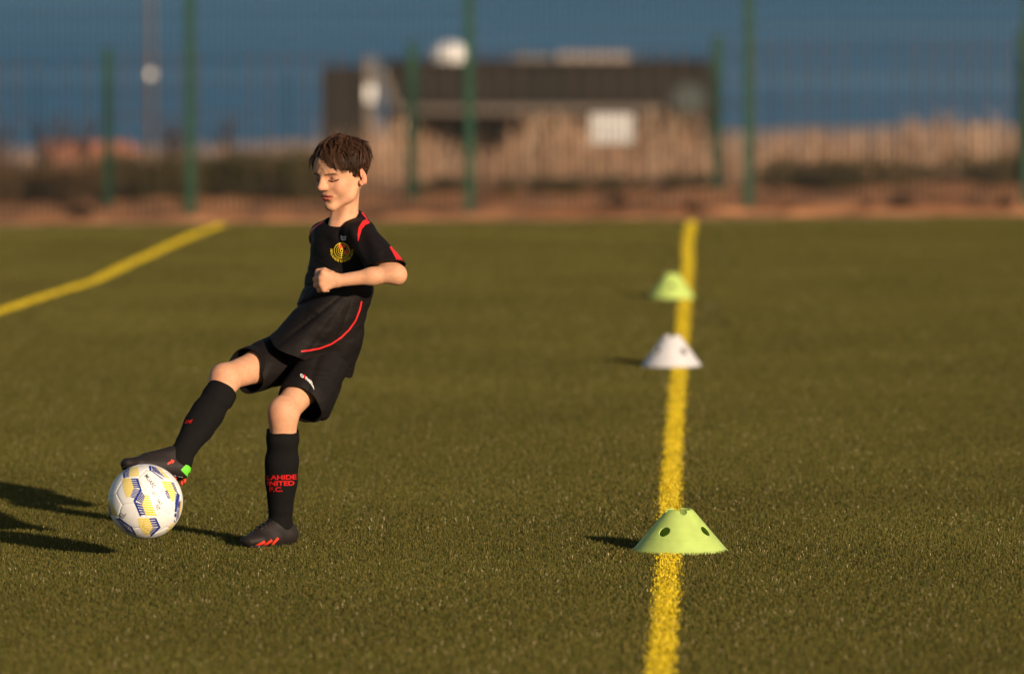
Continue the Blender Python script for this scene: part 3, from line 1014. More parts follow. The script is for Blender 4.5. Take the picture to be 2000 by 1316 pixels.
# ---- head, in its own frame: x = his left, y = forward, z = up, origin between the eyes' level
hs = 0.94
hl, hf0 = dirs(42)
pit = R(11)
hf = hf0 * math.cos(pit) + np.array([0, 0, -math.sin(pit)])
hu = hf0 * math.sin(pit) + np.array([0, 0, math.cos(pit)])
HO = P(667, 335.5, 0.17)
HM = np.stack([hl, hf, hu], 1) * hs


def h2w(p): return HO + np.asarray(p) @ HM.T
def w2h(p): return np.linalg.solve(HM, (np.asarray(p) - HO))


nb = w2h(J['neck']); cb = w2h(J['chest'])
F = Field((-0.12, -0.15, -0.22), (0.12, 0.14, 0.12), 0.0018)
F.ell((0, -0.010, 0.028), (0.070, 0.086, 0.071))
F.ell((0, 0.028, -0.028), (0.0505, 0.052, 0.062), k=0.03)
F.ell((0, 0.040, 0.030), (0.056, 0.045, 0.045), k=0.02)
for s in (-1, 1):
    F.cap((s * 0.049, -0.004, -0.038), (s * 0.039, 0.020, -0.068), 0.013, 0.012, 0.03)
    F.cap((s * 0.039, 0.020, -0.068), (s * 0.009, 0.062, -0.093), 0.012, 0.011, 0.025)
    F.ell((s * 0.033, 0.050, -0.036), (0.0225, 0.023, 0.024), k=0.02)
    F.cap((s * 0.014, 0.078, 0.013), (s * 0.042, 0.062, 0.012), 0.008, 0.008, 0.015)
F.ell((0, 0.066, -0.089), (0.017, 0.015, 0.012), k=0.014)
F.ell((0, 0.068, -0.058), (0.026, 0.017, 0.020), k=0.015)
for s in (-1, 1):
    F.ell((s * 0.0315, 0.088, -0.004), (0.016, 0.014, 0.011), k=0.012, op='sub')
    F.ell((s * 0.0315, 0.0635, -0.003), (0.0145, 0.0125, 0.0115), k=0.003)
    # lower edge of the lowered lid
    F.cap((s * 0.019, 0.0735, -0.009), (s * 0.0315, 0.0765, -0.0125), 0.0018, 0.0020, 0.003)
    F.cap((s * 0.0315, 0.0765, -0.0125), (s * 0.044, 0.0685, -0.008), 0.0020, 0.0016, 0.003)
F.cap((0, 0.079, 0.010), (0, 0.098, -0.026), 0.0065, 0.0085, 0.012)
F.ell((0, 0.100, -0.029), (0.0095, 0.0085, 0.0080), k=0.006)
for s in (-1, 1):
    F.ell((s * 0.0100, 0.0885, -0.0320), (0.0068, 0.0095, 0.0066), k=0.009)
    F.ell((s * 0.0075, 0.0865, -0.0225), (0.0060, 0.0080, 0.0090), k=0.008)
    F.ell((s * 0.0060, 0.0940, -0.0400), (0.0030, 0.0040, 0.0026), k=0.002, op='sub')
for s in (-1, 1):                           # cheek beside the nostril
    F.ell((s * 0.0165, 0.072, -0.024), (0.009, 0.009, 0.012), k=0.010)
# lips, parted
for s in (-1, 1):
    F.cap((0, 0.0828, -0.0548), (s * 0.009, 0.0820, -0.0543), 0.0021, 0.0023, 0.004)
    F.cap((s * 0.009, 0.0820, -0.0543), (s * 0.026, 0.0715, -0.0590), 0.0023, 0.0010, 0.004)
    F.cap((0, 0.0805, -0.0655), (s * 0.010, 0.0790, -0.0650), 0.0040, 0.0034, 0.006)
    F.cap((s * 0.010, 0.0790, -0.0650), (s * 0.025, 0.0715, -0.0600), 0.0034, 0.0010, 0.006)
F.ell((0, 0.083, -0.0598), (0.0240, 0.0065, 0.0017), k=0.001, op='sub')
F.ell((0, 0.084, -0.0775), (0.012, 0.006, 0.003), k=0.010, op='sub')
# ears
for s in (-1, 1):
    ax = [(0.92 * s, -0.30, 0.18), (0.30 * s, 0.92, 0.12), (-0.15 * s, -0.15, 1)]
    F.ell((s * 0.0760, -0.014, -0.014), (0.0060, 0.0165, 0.0265), ax, 0.004)
    F.ell((s * 0.0735, -0.003, -0.034), (0.0060, 0.0085, 0.0095), ax, 0.006)
    F.ell((s * 0.0850, -0.015, -0.008), (0.0062, 0.0112, 0.0185), ax, 0.003, 'sub')
    F.ell((s * 0.0800, -0.007, -0.018), (0.0060, 0.0065, 0.0080), ax, 0.004, 'sub')
# neck
n0 = np.array([0, -0.022, -0.035])
F.cap(n0, nb + np.array([0.004, 0.0, 0.0]), 0.037, 0.036, 0.014)
F.cap((0.045, -0.03, -0.03), w2h(J['neck'] + CH_F * 0.035 + CH_L * 0.014), 0.008, 0.006, 0.018)
F.cap((-0.045, -0.03, -0.03), w2h(J['neck'] + CH_F * 0.035 - CH_L * 0.014), 0.009, 0.007, 0.02)
F.cap(nb, nb + np.array([0, -0.01, -0.08]), 0.036, 0.052, 0.03)
F.cap(nb, w2h(J['neck'] + CH_F * 0.024 - CH_L * 0.006 + np.array([0, 0, -0.018])), 0.030, 0.028, 0.02)
vh, th_ = F.mesh(2)


def soft(d, w): return np.clip(1 - d / w, 0, 1)


def head_colors(v):
    c = np.tile(SKIN, (len(v), 1)) * (1 + 0.05 * wob(v, 90, 3)[:, None])
    x, y, z = v[:, 0], v[:, 1], v[:, 2]
    ax = np.abs(x)
    def mixin(c, m, colr): return c * (1 - m[:, None]) + np.array(colr) * m[:, None]
    ch = np.exp(-(((ax - 0.038) / 0.018) ** 2 + ((z + 0.030) / 0.016) ** 2)) * (y > 0.02)
    c = mixin(c, 0.40 * ch, (0.62, 0.25, 0.16))
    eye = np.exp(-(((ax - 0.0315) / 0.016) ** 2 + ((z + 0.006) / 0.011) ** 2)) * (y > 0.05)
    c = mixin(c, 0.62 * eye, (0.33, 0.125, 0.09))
    nose = np.exp(-((x / 0.011) ** 2 + ((z + 0.029) / 0.009) ** 2)) * (y > 0.08)
    c = mixin(c, 0.3 * nose, (0.64, 0.26, 0.18))
    # lips
    lipu = (np.abs(z - (-0.0552 - 5.5 * x * x)) < 0.0034 - 0.05 * ax) & (y > 0.068) & (ax < 0.026)
    lipl = (np.abs(z - (-0.0656 + 9.5 * x * x)) < 0.0058 - 0.12 * ax) & (y > 0.068) & (ax < 0.025)
    c = mixin(c, 0.80 * lipu, (0.44, 0.13, 0.10)); c = mixin(c, 0.85 * lipl, (0.54, 0.12, 0.085))
    mouth = (np.abs(z + 0.0600) < 0.0024) & (ax < 0.024) & (y > 0.060) & (y < 0.0795)
    c = mixin(c, 0.8 * mouth, (0.16, 0.045, 0.035))
    c = mixin(c, 0.8 * (mouth & (z > -0.0600) & (ax < 0.013)), (0.55, 0.48, 0.40))
    # lash line and brow hair
    lz = -0.0128 + 0.020 * np.abs(ax - 0.0315) + 14 * (ax - 0.0315) ** 2
    lash = np.exp(-((z - lz) / 0.0025) ** 2) * (np.abs(ax - 0.0315) < 0.0150) * (y > 0.055)
    c = mixin(c, 0.97 * lash, (0.022, 0.011, 0.008))
    bz = 0.0095 + 0.06 * (ax - 0.02) - 4.5 * (ax - 0.028) ** 2
    brow = np.exp(-((z - bz) / 0.0030) ** 2) * soft(np.maximum(np.abs(ax - 0.030) - 0.016, 0), 0.006) * (y > 0.04)
    c = mixin(c, 0.85 * brow, (0.060, 0.030, 0.019))
    ear = (ax > 0.070) & (np.abs(y + 0.012) < 0.03) & (np.abs(z + 0.012) < 0.035)
    c = mixin(c, 0.45 * ear, (0.66, 0.24, 0.14))
    # hair roots under the hair
    c = mixin(c, 0.9 * hair_mask(v) , (0.045, 0.024, 0.014))
    return np.clip(c, 0, 1)


def hair_line(y):
    return np.interp(y, [-0.10, -0.045, -0.030, -0.010, 0.010, 0.024, 0.040, 0.06, 0.09], [-0.062, -0.055, -0.020, 0.010, -0.010, 0.006, 0.034, 0.054, 0.062])


def hair_mask(v):
    return np.clip((v[:, 2] - hair_line(v[:, 1])) / 0.006, 0, 1) * (np.hypot(v[:, 0], v[:, 1]) > 0.0)


head_part = (h2w(vh), th_, head_colors(vh))

# ---- arms and legs
def limb_colors(v, seed, hot=()):
    c = np.tile(SKIN, (len(v), 1)) * (1 + 0.05 * wob(v, 40, seed)[:, None])
    for p, r_, s in hot:
        m = np.exp(-np.sum((v - p) ** 2, 1) / r_ ** 2) * s
        c = c * (1 - m[:, None]) + np.array([0.60, 0.25, 0.16]) * m[:, None]
    return np.clip(c, 0, 1)


def bounds(pts, m):
    p = np.array(pts); return p.min(0) - m, p.max(0) + m


# left arm with fist
el, wr = J['elL'], J['wrL']
lo, hi = bounds([J['shL'], el, wr, P(600, 548, -0.03)], 0.055)
F = Field(lo, hi, 0.0022)
F.chain([J['shL'], (J['shL'] + el) / 2, el], [0.034, 0.031, 0.0245], 0.01)
fm = el * 0.60 + wr * 0.40 + np.array([0, 0, 0.001])
F.chain([el, fm, wr], [0.0255, 0.0222, 0.0178], 0.02)
F.ell(P(781, 538, -0.014), (0.015, 0.018, 0.018), k=0.025)
# palm: back of the hand faces the camera, thumb up, fingers curled towards the chest
F.ecap(P(657, 547, -0.032), P(634, 548, -0.036), (0.020, 0.0125), (0.0285, 0.0135), (0, 0, 1), 0.010)
kn = [(629.5, 533, 0.0098), (626, 544, 0.0100), (626.5, 555, 0.0095), (631, 564.5, 0.0085)]
for i, (kx, ky, kr) in enumerate(kn):
    mcp = P(kx + 2, ky, -0.040); pip = P(kx - 9 + (2 if i == 3 else 0), ky + 1.5, -0.016); dip = P(kx - 5, ky + 2, 0.004); tip = P(kx + 9, ky + 2, -0.002)
    F.cap(P(650, 543 + i * 3, -0.036), mcp, 0.0085, kr, 0.009)
    F.cap(mcp, pip, kr, kr * 0.92, 0.0045)
    F.cap(pip, dip, kr * 0.92, kr * 0.82, 0.002)
    F.cap(dip, tip, kr * 0.82, kr * 0.75, 0.002)
th1, th2, th3 = P(648, 536, -0.026), P(634, 528.5, -0.016), P(620.5, 529.5, -0.010)
F.cap(P(655, 544, -0.030), th1, 0.012, 0.0105, 0.006)
F.cap(th1, th2, 0.0105, 0.0090, 0.003)
F.cap(th2, th3, 0.0090, 0.0075, 0.002)
va, ta = F.mesh(2)
hot = [(P(k[0], k[1], -0.045), 0.010, 0.35) for k in kn] + [(P(781, 540, -0.02), 0.025, 0.25)]
arm_part = (va, ta, limb_colors(va, 5, hot))
# right arm, behind the body
lo, hi = bounds([J['shR'], J['elR'], J['wrR']], 0.07)
F = Field(lo, hi, 0.0035)
F.chain([J['shR'], J['elR'], J['wrR']], [0.040, 0.030, 0.020], 0.012)
fw = unit(J['wrR'] - J['elR']); hc = J['wrR'] + fw * 0.03
F.ecap(J['wrR'], J['wrR'] + fw * 0.035, (0.019, 0.012), (0.026, 0.013), (0, 0, 1), 0.01)
for i in range(4):
    q = J['wrR'] + fw * 0.04 + np.array([0, 0, 0.018 - 0.012 * i])
    F.cap(q, q + fw * 0.022 + CH_L * 0.008, 0.0085, 0.008, 0.003)
    F.cap(q + fw * 0.022 + CH_L * 0.008, q + fw * 0.012 + CH_L * 0.026, 0.008, 0.007, 0.002)
F.cap(J['wrR'] + np.array([0, 0, 0.014]), J['wrR'] + fw * 0.035 + np.array([0, 0, 0.03]) + CH_L * 0.012, 0.011, 0.008, 0.004)
v2, t2 = F.mesh(2)
armr_part = (v2, t2, limb_colors(v2, 6))
# legs and trunk core
lo, hi = bounds([J[k] for k in ('hipL', 'kneeL', 'hipR', 'kneeR', 'chest', 'ankL', 'ankR')], 0.10)
F = Field(lo, hi, 0.004)
F.ecap(J['chest'], J['waist'], (0.10, 0.06), (0.09, 0.06), CH_L, 0.02)
F.ecap(J['waist'], J['pelvis'], (0.09, 0.06), (0.10, 0.075), PV_L, 0.03)
for s, hip, kn_, an in ((1, 'hipL', 'kneeL', 'ankL'), (-1, 'hipR', 'kneeR', 'ankR')):
    h_, k_, a_ = J[hip], J[kn_], J[an]
    F.chain([h_, h_ * 0.5 + k_ * 0.5, k_], [0.056, 0.0465, 0.0370], 0.025)
    fwd = unit(np.cross(np.cross(k_ - h_, a_ - k_), a_ - h_)) if s < 0 else unit(np.array([-0.7, -0.7, 0.0]))
    F.ell(k_ + fwd * (0.009 if s > 0 else 0.012) + np.array([0, 0, -0.004]), (0.027, 0.027, 0.044 if s > 0 else 0.030), k=0.03)
    cf = k_ * 0.72 + a_ * 0.28 + (P(428, 784, 0) - P(416, 780, 0) if s < 0 else 0)
    F.chain([k_, cf, a_], [0.040, 0.037 if s > 0 else 0.033, 0.022], 0.02)
vl, tl = F.mesh(3)
hotk = [(J['kneeL'] + np.array([-0.03, -0.03, -0.01]), 0.035, 0.45), (J['kneeR'] + np.array([-0.03, -0.03, 0.0]), 0.035, 0.45)]
leg_part = (vl, tl, limb_colors(vl, 7, hotk))
bv, bt, bc = join([head_part, arm_part, armr_part, leg_part])
body = mk('body', bv, bt, M['skin'], boy, colors=bc)

# ---- hair
def hair():
    """Locks: each a guide curve over the skull with a dozen tapering strands drawn to a point."""
    V, Fc, C = [], [], []
    cen = np.array([0, -0.010, 0.028]); rad = np.array([0.0705, 0.0865, 0.0715])
    r = np.random.default_rng(12)

    def surf(d, lift):
        d = d / np.linalg.norm(d)
        t = 1 / np.sqrt(np.sum((d / rad) ** 2)); return cen + d * (t + lift)
    whorl = np.array([-0.005, -0.060, 0.090])
    roots = []
    while len(roots) < 800:
        d = r.normal(0, 1, 3); d /= np.linalg.norm(d); p = surf(d, 0)
        if p[2] < hair_line(p[1]) + 0.003: continue
        if min([np.linalg.norm(p - q) for q in roots] or [1]) < 0.0044: continue
        roots.append(p)
    for p in roots:
        top = np.clip((p[2] - 0.035) / 0.035, 0, 1)
        away = p - whorl; away /= np.linalg.norm(away) + 1e-6
        part = np.clip((p[0] + 0.026) / 0.012, -1, 1)
        crown = np.array([0.95 * part if part > 0 else 0.75 * part, 0.42, 0.0]) * 1.2
        fr = np.clip((p[1] - 0.0) / 0.05, 0, 1)
        side = np.array([0.0, -0.10, -1.0])
        fl = (away * (1 - 0.75 * fr) + crown * (0.35 + 0.65 * fr)) * top + side * (1 - top)
        fl = fl + r.normal(0, 0.30, 3) * (0.45 + 0.75 * top)
        ln = (0.020 + 0.028 * top + 0.022 * fr * top) * r.uniform(0.75, 1.3)
        if p[1] < -0.02 and p[2] < 0.02: ln *= 0.62
        lift0 = r.uniform(0.002, 0.011) * (0.25 + 0.95 * top)
        if r.uniform() < 0.07: lift0 *= 2.0
        tip_up = r.uniform(-0.3, 1.0) ** 3 * 0.013 * top
        zj = r.normal(0, 0.004)
        segs = 7; q = p.copy(); g = [(q.copy(), surf(q - cen, 0.0))]
        curl = r.uniform(0, 6.28); cw = r.uniform(0.0015, 0.0045) * (0.3 + top); turn = r.normal(0, 0.5) * (0.3 + top)
        for k in range(1, segs + 1):
            t = k / segs
            nrm = (q - cen) / rad ** 2; nrm /= np.linalg.norm(nrm)
            f2 = fl + np.cross(nrm, fl) * turn * t + np.array([0, 0, -0.55]) * fr * top * t * t
            td = f2 - (f2 @ nrm) * nrm; td /= np.linalg.norm(td) + 1e-9
            zmin = np.interp(q[0], [-0.07, -0.045, -0.030, 0.0, 0.022, 0.045, 0.07], [0.000, 0.016, 0.040, 0.054, 0.038, 0.020, 0.002]) + zj
            if q[1] > 0.02 and q[2] < zmin and td[2] < 0:
                td[2] = 0.05; td[0] += 0.8 if q[0] > -0.03 else -0.4; td /= np.linalg.norm(td)
            q = q + td * ln / segs + np.cross(nrm, td) * cw * math.cos(curl + t * 5.5) * 0.5
            dd = q - cen; q = surf(dd, 0.0)
            g.append((q.copy(), surf(dd, 0.0025 + lift0 * math.sin(min(t * 1.5, 1.0) * math.pi / 2) + tip_up * t * t)))
        lock_c = np.array([0.055, 0.025, 0.0125]) * r.uniform(0.6, 1.6)
        rad0 = r.uniform(0.0028, 0.0046)
        for _ in range(15):
            oa, ob = r.normal(0, 0.75, 2) * rad0; jl = r.uniform(0.8, 1.1)
            w0 = r.uniform(0.00045, 0.0009); cc_ = lock_c * r.uniform(0.7, 1.35)
            b = len(V); m = len(g); pts = []
            for k, (q0, q1) in enumerate(g):
                t = k / (m - 1)
                dr = g[min(k+1, m-1)][1] - g[max(k-1, 0)][1]; dr /= np.linalg.norm(dr) + 1e-9
                nrm = q1 - cen; nrm /= np.linalg.norm(nrm); sd_ = np.cross(dr, nrm); sd_ /= np.linalg.norm(sd_) + 1e-9
                tp = 1.0 - 0.55 * t ** 1.3
                pts.append((q1 + sd_ * oa * tp + nrm * (abs(ob) * 0.6 * tp) + dr * (jl - 1) * ln * t + r.normal(0, 0.0003, 3), sd_, nrm))
            js = r.normal(0, 0.0035)
            cutk = len(pts)
            for k, (a, _s, _n) in enumerate(pts):
                if a[1] > 0.022 and a[2] < js + np.interp(a[0], [-0.085, -0.062, -0.050, -0.034, -0.012, 0.004, 0.022, 0.042, 0.058, 0.08], [-0.01, 0.010, 0.030, 0.054, 0.062, 0.056, 0.043, 0.026, 0.010, -0.006]):
                    cutk = k; break
            pts = pts[:cutk]; m = len(pts)
            if m < 3: continue
            for k, (a, sd_, nrm) in enumerate(pts):
                w = w0 * (1.0 - 0.85 * (k / (m - 1)) ** 2)
                V += [a - sd_ * w, a + nrm * w * 0.9, a + sd_ * w]; C += [cc_] * 3
                if k:
                    o = b + 3 * (k - 1)
                    Fc += [(o, o+1, o+4, o+3), (o+1, o+2, o+5, o+4), (o+2, o, o+3, o+5)]
    return np.array(V), np.array(Fc), np.array(C)


hv, hfc, hc_ = hair()
# under-layer close to the scalp so that no skin shows through
sel = vh.copy()
gg = -(sel[:, 2] - hair_line(sel[:, 1]) - 0.003)
gg = np.where((np.abs(sel[:, 0]) > 0.0735), 1.0, gg)
cv, ct = clip(vh, th_, gg)
nn = (cv - np.array([0, -0.010, 0.028])) / np.array([0.070, 0.086, 0.071]) ** 2; nn /= np.linalg.norm(nn, axis=1)[:, None]
cv = cv + nn * (0.0010 + 0.0035 * np.clip((cv[:, 2:3] - hair_line(cv[:, 1])[:, None]) / 0.03, 0, 1))
cc = np.tile(np.array([0.030, 0.016, 0.010]), (len(cv), 1))
hq = np.concatenate([hfc[:, [0, 1, 2]], hfc[:, [0, 2, 3]]])
Vh, Th, Chh = join([(hv, hq, hc_), (cv, ct, cc)])
mk('hair', h2w(Vh), Th, M['hair'], boy, colors=Chh)

# ---- shirt
lo, hi = bounds([P(480, 800, 0.2), P(830, 380, 0.2), J['elL'], J['elR']], 0.12)
F = Field(lo, hi, 0.004)
F.ecap(P(670, 470, 0.19), P(664, 560, 0.19), (0.106, 0.066), (0.106, 0.080), CH_L)
F.ecap(P(662, 560, 0.19), P(638, 645, 0.20), (0.106, 0.080), (0.106, 0.092), CH_L, 0.02)
F.ecap(P(638, 645, 0.20), P(590, 770, 0.228), (0.106, 0.094), (0.112, 0.120), PV_L, 0.02)
F.ecap(P(640, 600, 0.13), P(552, 690, 0.125), (0.070, 0.050), (0.080, 0.050), PV_L, 0.05)
# shoulders
F.cap(P(688, 435, 0.215), J['shL'], 0.039, 0.0405, 0.02)
F.cap(P(656, 447, 0.205), J['shR'], 0.036, 0.038, 0.02)
F.cap(P(684, 437, 0.215), P(656, 447, 0.205), 0.037, 0.036, 0.01)
# sleeves
F.cap(J['shL'], P(761, 531, -0.01), 0.0405, 0.051, 0.02)
F.cap(J['shR'], J['elR'], 0.040, 0.048, 0.02)


def folds(x, y, z):
    p = np.stack([x, y, z], 1)
    a = 0.0029 * wob(p, 30, 21) + 0.0013 * wob(p * np.array([1.0, 1.0, 2.2]), 55, 22)
    wc = P(600, 610, 0.1)
    near_ = np.exp(-((x - wc[0]) ** 2 + (z - wc[2]) ** 2) / 0.11 ** 2)
    # creases fanning out from the bent waist, sharp valleys between flat runs
    ph = np.arctan2(z - P(0, 560)[2], x - P(690, 0)[0])
    cr = np.abs(np.sin(ph * 9 + 1.5 * wob(p, 9, 23)))
    b = -0.0095 * near_ * (1 - cr) ** 3
    c = 0.0042 * np.exp(-((x - P(690, 0)[0]) ** 2 + (z - P(0, 480)[2]) ** 2) / 0.07 ** 2) * np.sin((x + z * 0.4) * 110)
    d = 0.0012 * wob(p, 95, 24) * np.clip((P(0, 540)[2] - z) / 0.05, 0.25, 1)
    e = 0.006 * np.clip((P(0, 640)[2] - z) / 0.10, 0, 1)
    return a + b + c + d + e


F.disp(folds)
sv, st = F.mesh(2)
# neck opening
ncen = P(672, 423, 0.185); nax = unit(P(640, 380, 0.10) - P(664, 424, 0.185))
q = sv - ncen
nrm_open = unit(np.array([-0.52, -0.24, 0.82]))
hgt = q @ nrm_open; rad_ = np.linalg.norm(q - hgt[:, None] * nrm_open, axis=1)
g = -(hgt - 0.000) if False else np.minimum(hgt + 0.012, 0.055 - rad_)
sv, st = clip(sv, st, g)
# hem: oblique line through the photograph, left arm sleeve and right arm sleeve
def plane(v, p, n): return (v - p) @ unit(n)
hem_a, hem_b = P(515, 657, 0.1), P(683, 748, 0.1)
hx = (hem_b - hem_a); hn = unit(np.array([hx[2], 0.0, -hx[0]]) * 1.0)
if hn[2] > 0: hn = -hn
wave = 0.004 * np.sin(sv[:, 0] * 40) + 0.003 * np.sin(sv[:, 1] * 55 + 1)
g = plane(sv, hem_a, hn + np.array([0, 0.10, 0])) + wave
g = np.where((sv[:, 2] > P(0, 610)[2]), -1.0, g)
sv, st = clip(sv, st, g)
# sleeve ends
axl = unit(J['elL'] - J['shL'])
e1 = plane(sv, P(750, 519, 0.0), unit(np.array([0.06, -0.35, -0.93])))
neara = np.linalg.norm(sv - J['elL'], axis=1) < 0.085
g = np.where(neara & (sv[:, 0] > P(708, 0, 0.0)[0]), e1, -1.0)
sv, st = clip(sv, st, g)
er = plane(sv, J['shR'] + (J['elR'] - J['shR']) * 0.72, J['elR'] - J['shR'])
g = np.where((np.linalg.norm(sv - J['elR'], axis=1) < 0.105) & (sv[:, 1] > J['chest'][1] + 0.10), er, -1.0)
sv, st = clip(sv, st, g)
shirt = mk('shirt', sv, st, M['fabric'], boy)
solidify(shirt, 0.0028)

# ---- shorts
lo, hi = bounds([P(430, 820, 0.2), P(700, 640, 0.2), J['kneeL'], J['kneeR']], 0.14)
F = Field(lo, hi, 0.004)
F.ecap(P(618, 660, 0.20), P(612, 705, 0.22), (0.090, 0.074), (0.092, 0.078), PV_L)
hl_, kl_ = J['hipL'], J['kneeL']
F.ecap(hl_ + np.array([0.01, 0.02, 0.01]), hl_ * 0.30 + kl_ * 0.70 + np.array([0.022, 0.02, -0.006]), (0.064, 0.068), (0.074, 0.080), PV_L, 0.03)
F.cap(P(640, 735, 0.19), P(630, 806, 0.12), 0.045, 0.022, 0.03)
hr_, kr_ = J['hipR'], J['kneeR']
F.ecap(hr_, hr_ * 0.20 + kr_ * 0.80 + np.array([0.0, 0.0, -0.004]), (0.078, 0.078), (0.064, 0.063), PV_L, 0.03)


def folds2(x, y, z):
    p = np.stack([x, y, z], 1)
    return 0.0026 * wob(p, 30, 31) - 0.0085 * (1 - np.abs(np.sin((x * 0.85 - z * 0.5 + y * 0.3) * 26 + 1.8 * wob(p, 10, 32)))) ** 3


F.disp(folds2)
ov, ot = F.mesh(2)
g = plane(ov, P(0, 668, 0.2), (-0.3, 0, 1))
ov, ot = clip(ov, ot, g)
# leg openings
gl = plane(ov, P(590, 790, 0.03), unit(kl_ - hl_) + np.array([-0.05, 0.0, -0.18]))
isL = (ov - (hl_ + hr_) / 2) @ PV_L
dl = np.linalg.norm(np.cross(ov - hl_, unit(kl_ - hl_)), axis=1); dr_ = np.linalg.norm(np.cross(ov - hr_, unit(kr_ - hr_)), axis=1)
g = np.where(dl < dr_, gl + 0.004 * np.sin(ov[:, 0] * 60 + ov[:, 1] * 30), -1.0)
ov, ot = clip(ov, ot, g)
dl = np.linalg.norm(np.cross(ov - hl_, unit(kl_ - hl_)), axis=1); dr_ = np.linalg.norm(np.cross(ov - hr_, unit(kr_ - hr_)), axis=1)
gr = plane(ov, P(487, 722, 0.10), unit(kr_ - hr_) + np.array([0.10, 0, 0.12]))
g = np.where(dr_ <= dl, gr + 0.004 * np.sin(ov[:, 2] * 60), -1.0)
ov, ot = clip(ov, ot, g)
shorts = mk('shorts', ov, ot, M['fabric'], boy)
solidify(shorts, 0.0028)

# ---- socks
def sock(top, ank, r_top, bulge, heel, label_unused=None):
    ax_ = ank - top
    lo, hi = bounds([top, ank, heel], 0.075)
    F = Field(lo, hi, 0.0028)
    p = [top - ax_ * 0.06, top, top + ax_ * 0.09, top + ax_ * 0.13, top + ax_ * 0.32, top + ax_ * 0.55, top + ax_ * 0.82, ank]
    rr = [r_top * 0.985, r_top, r_top * 1.045, r_top * 0.945, bulge, bulge * 0.97, bulge * 0.74, bulge * 0.66]
    F.chain(p, rr, 0.006)
    F.cap(ank, heel, bulge * 0.66, bulge * 0.7, 0.02)
    F.disp(lambda x, y, z: 0.0012 * wob(np.stack([x, y, z], 1), 60, 41))
    v, t = F.mesh(2)
    v, t = clip(v, t, -((v - (top - ax_ * 0.012)) @ unit(ax_)) + 0.0015 * np.sin(v[:, 0] * 90))
    o = mk('sock', v, t, M['sock'], boy); solidify(o, 0.0025)
    return o


sockL = sock(P(552, 842, -0.025), J['ankL'], 0.0445, 0.0475, P(552, 1045, 0.03))
sockR = sock(P(432, 766, -0.005), J['ankR'], 0.0440, 0.0465, P(352, 905, -0.18))


# ---- boots
def boot(heel, toe, up, side, ank, length):
    """heel, toe: ends of the sole; up: away from the sole; side: towards the outer flank."""
    f = unit(toe - heel); up = unit(up - (up @ f) * f); sd = np.cross(f, up)
    L_ = np.linalg.norm(toe - heel)
    def q(a, b, c): return heel + f * a * L_ + up * b + sd * c
    root = None
    lo, hi = bounds([heel, toe, ank, heel + up * 0.09, toe + up * 0.06], 0.05)
    F = Field(lo, hi, 0.0024)
    F.ecap(q(0.14, 0.032, 0), q(0.42, 0.032, 0), (0.029, 0.031), (0.031, 0.030), sd)
    F.ecap(q(0.42, 0.028, 0), q(0.74, 0.022, 0), (0.031, 0.028), (0.036, 0.020), sd, 0.015)
    F.ecap(q(0.74, 0.022, 0), q(0.90, 0.019, -0.002), (0.036, 0.020), (0.026, 0.016), sd, 0.012)
    F.cap(q(0.20, 0.040, 0), ank * 0.75 + q(0.22, 0.06, 0) * 0.25, 0.028, 0.031, 0.015)
    F.cap(q(0.33, 0.066, 0), q(0.62, 0.044, 0), 0.021, 0.017, 0.02)
    v, t = F.mesh(2)
    # flat underside
    b = (v - heel) @ up
    v = v + np.where(b < 0.004, 0.004 - b, 0)[:, None] * up
    o = mk('boot', v, t, M['boot'], boy)
    # soleplate
    F = Field(lo, hi, 0.0024)
    F.ecap(q(0.13, 0.004, 0), q(0.45, 0.006, 0), (0.0275, 0.0075), (0.026, 0.006), sd)
    F.ecap(q(0.45, 0.006, 0), q(0.75, 0.004, 0), (0.026, 0.006), (0.0355, 0.007), sd, 0.01)
    F.ecap(q(0.75, 0.004, 0), q(0.92, 0.007, -0.002), (0.0355, 0.007), (0.024, 0.006), sd, 0.01)
    v2, t2 = F.mesh(2)
    mk('soleplate', v2, t2, M['sole'], o)
    for a, c in ((0.08, 0.017), (0.08, -0.017), (0.22, 0.018), (0.22, -0.018), (0.62, 0.026), (0.62, -0.026), (0.76, 0.024), (0.76, -0.024), (0.88, 0.012), (0.88, -0.014)):
        MB().tube([q(a, 0.001, c), q(a, -0.010, c)], [0.0055, 0.0038], 8).build('stud', M['bootred'], o, True)
    return o, q, sd


bootL, qL, sdL = boot(P(578, 1064.5, 0.055), P(472, 1070, -0.075), np.array([0, 0, 1.0]), None, J['ankL'], 0.2)
bootR, qR, sdR = boot(P(369, 940, -0.185), P(231, 916, -0.235), P(295, 860, -0.215) - P(300, 920, -0.235), None, J['ankR'], 0.2)
# laces on the standing boot
for i in range(5):
    a = 0.40 + 0.07 * i; hgt_ = 0.0850 - 0.0062 * i
    w = 0.015
    MB().tube([qL(a, hgt_ - 0.010, -w), qL(a + 0.012, hgt_, -w * 0.4), qL(a + 0.03, hgt_ - 0.001, w * 0.4), qL(a + 0.04, hgt_ - 0.013, w)], 0.0016, 6).build('lace', M['sole'], bootL, True)
bow = qL(0.40, 0.090, 0)
fL = unit(qL(1, 0, 0) - qL(0, 0, 0))
for s in (-1, 1):
    pts = [bow + (fL * 0.018 * math.sin(t) + np.array([0, 0, 0.010]) * math.sin(t / 2) + sdL * s * 0.020 * (1 - math.cos(t)) / 2 ) for t in np.linspace(0, math.pi * 1.7, 10)]
    MB().tube(pts, 0.0014, 6).build('lace', M['sole'], bootL, True)


# ------------------------------------------------------------------ decals lying on a surface
dg = bpy.context.evaluated_depsgraph_get()


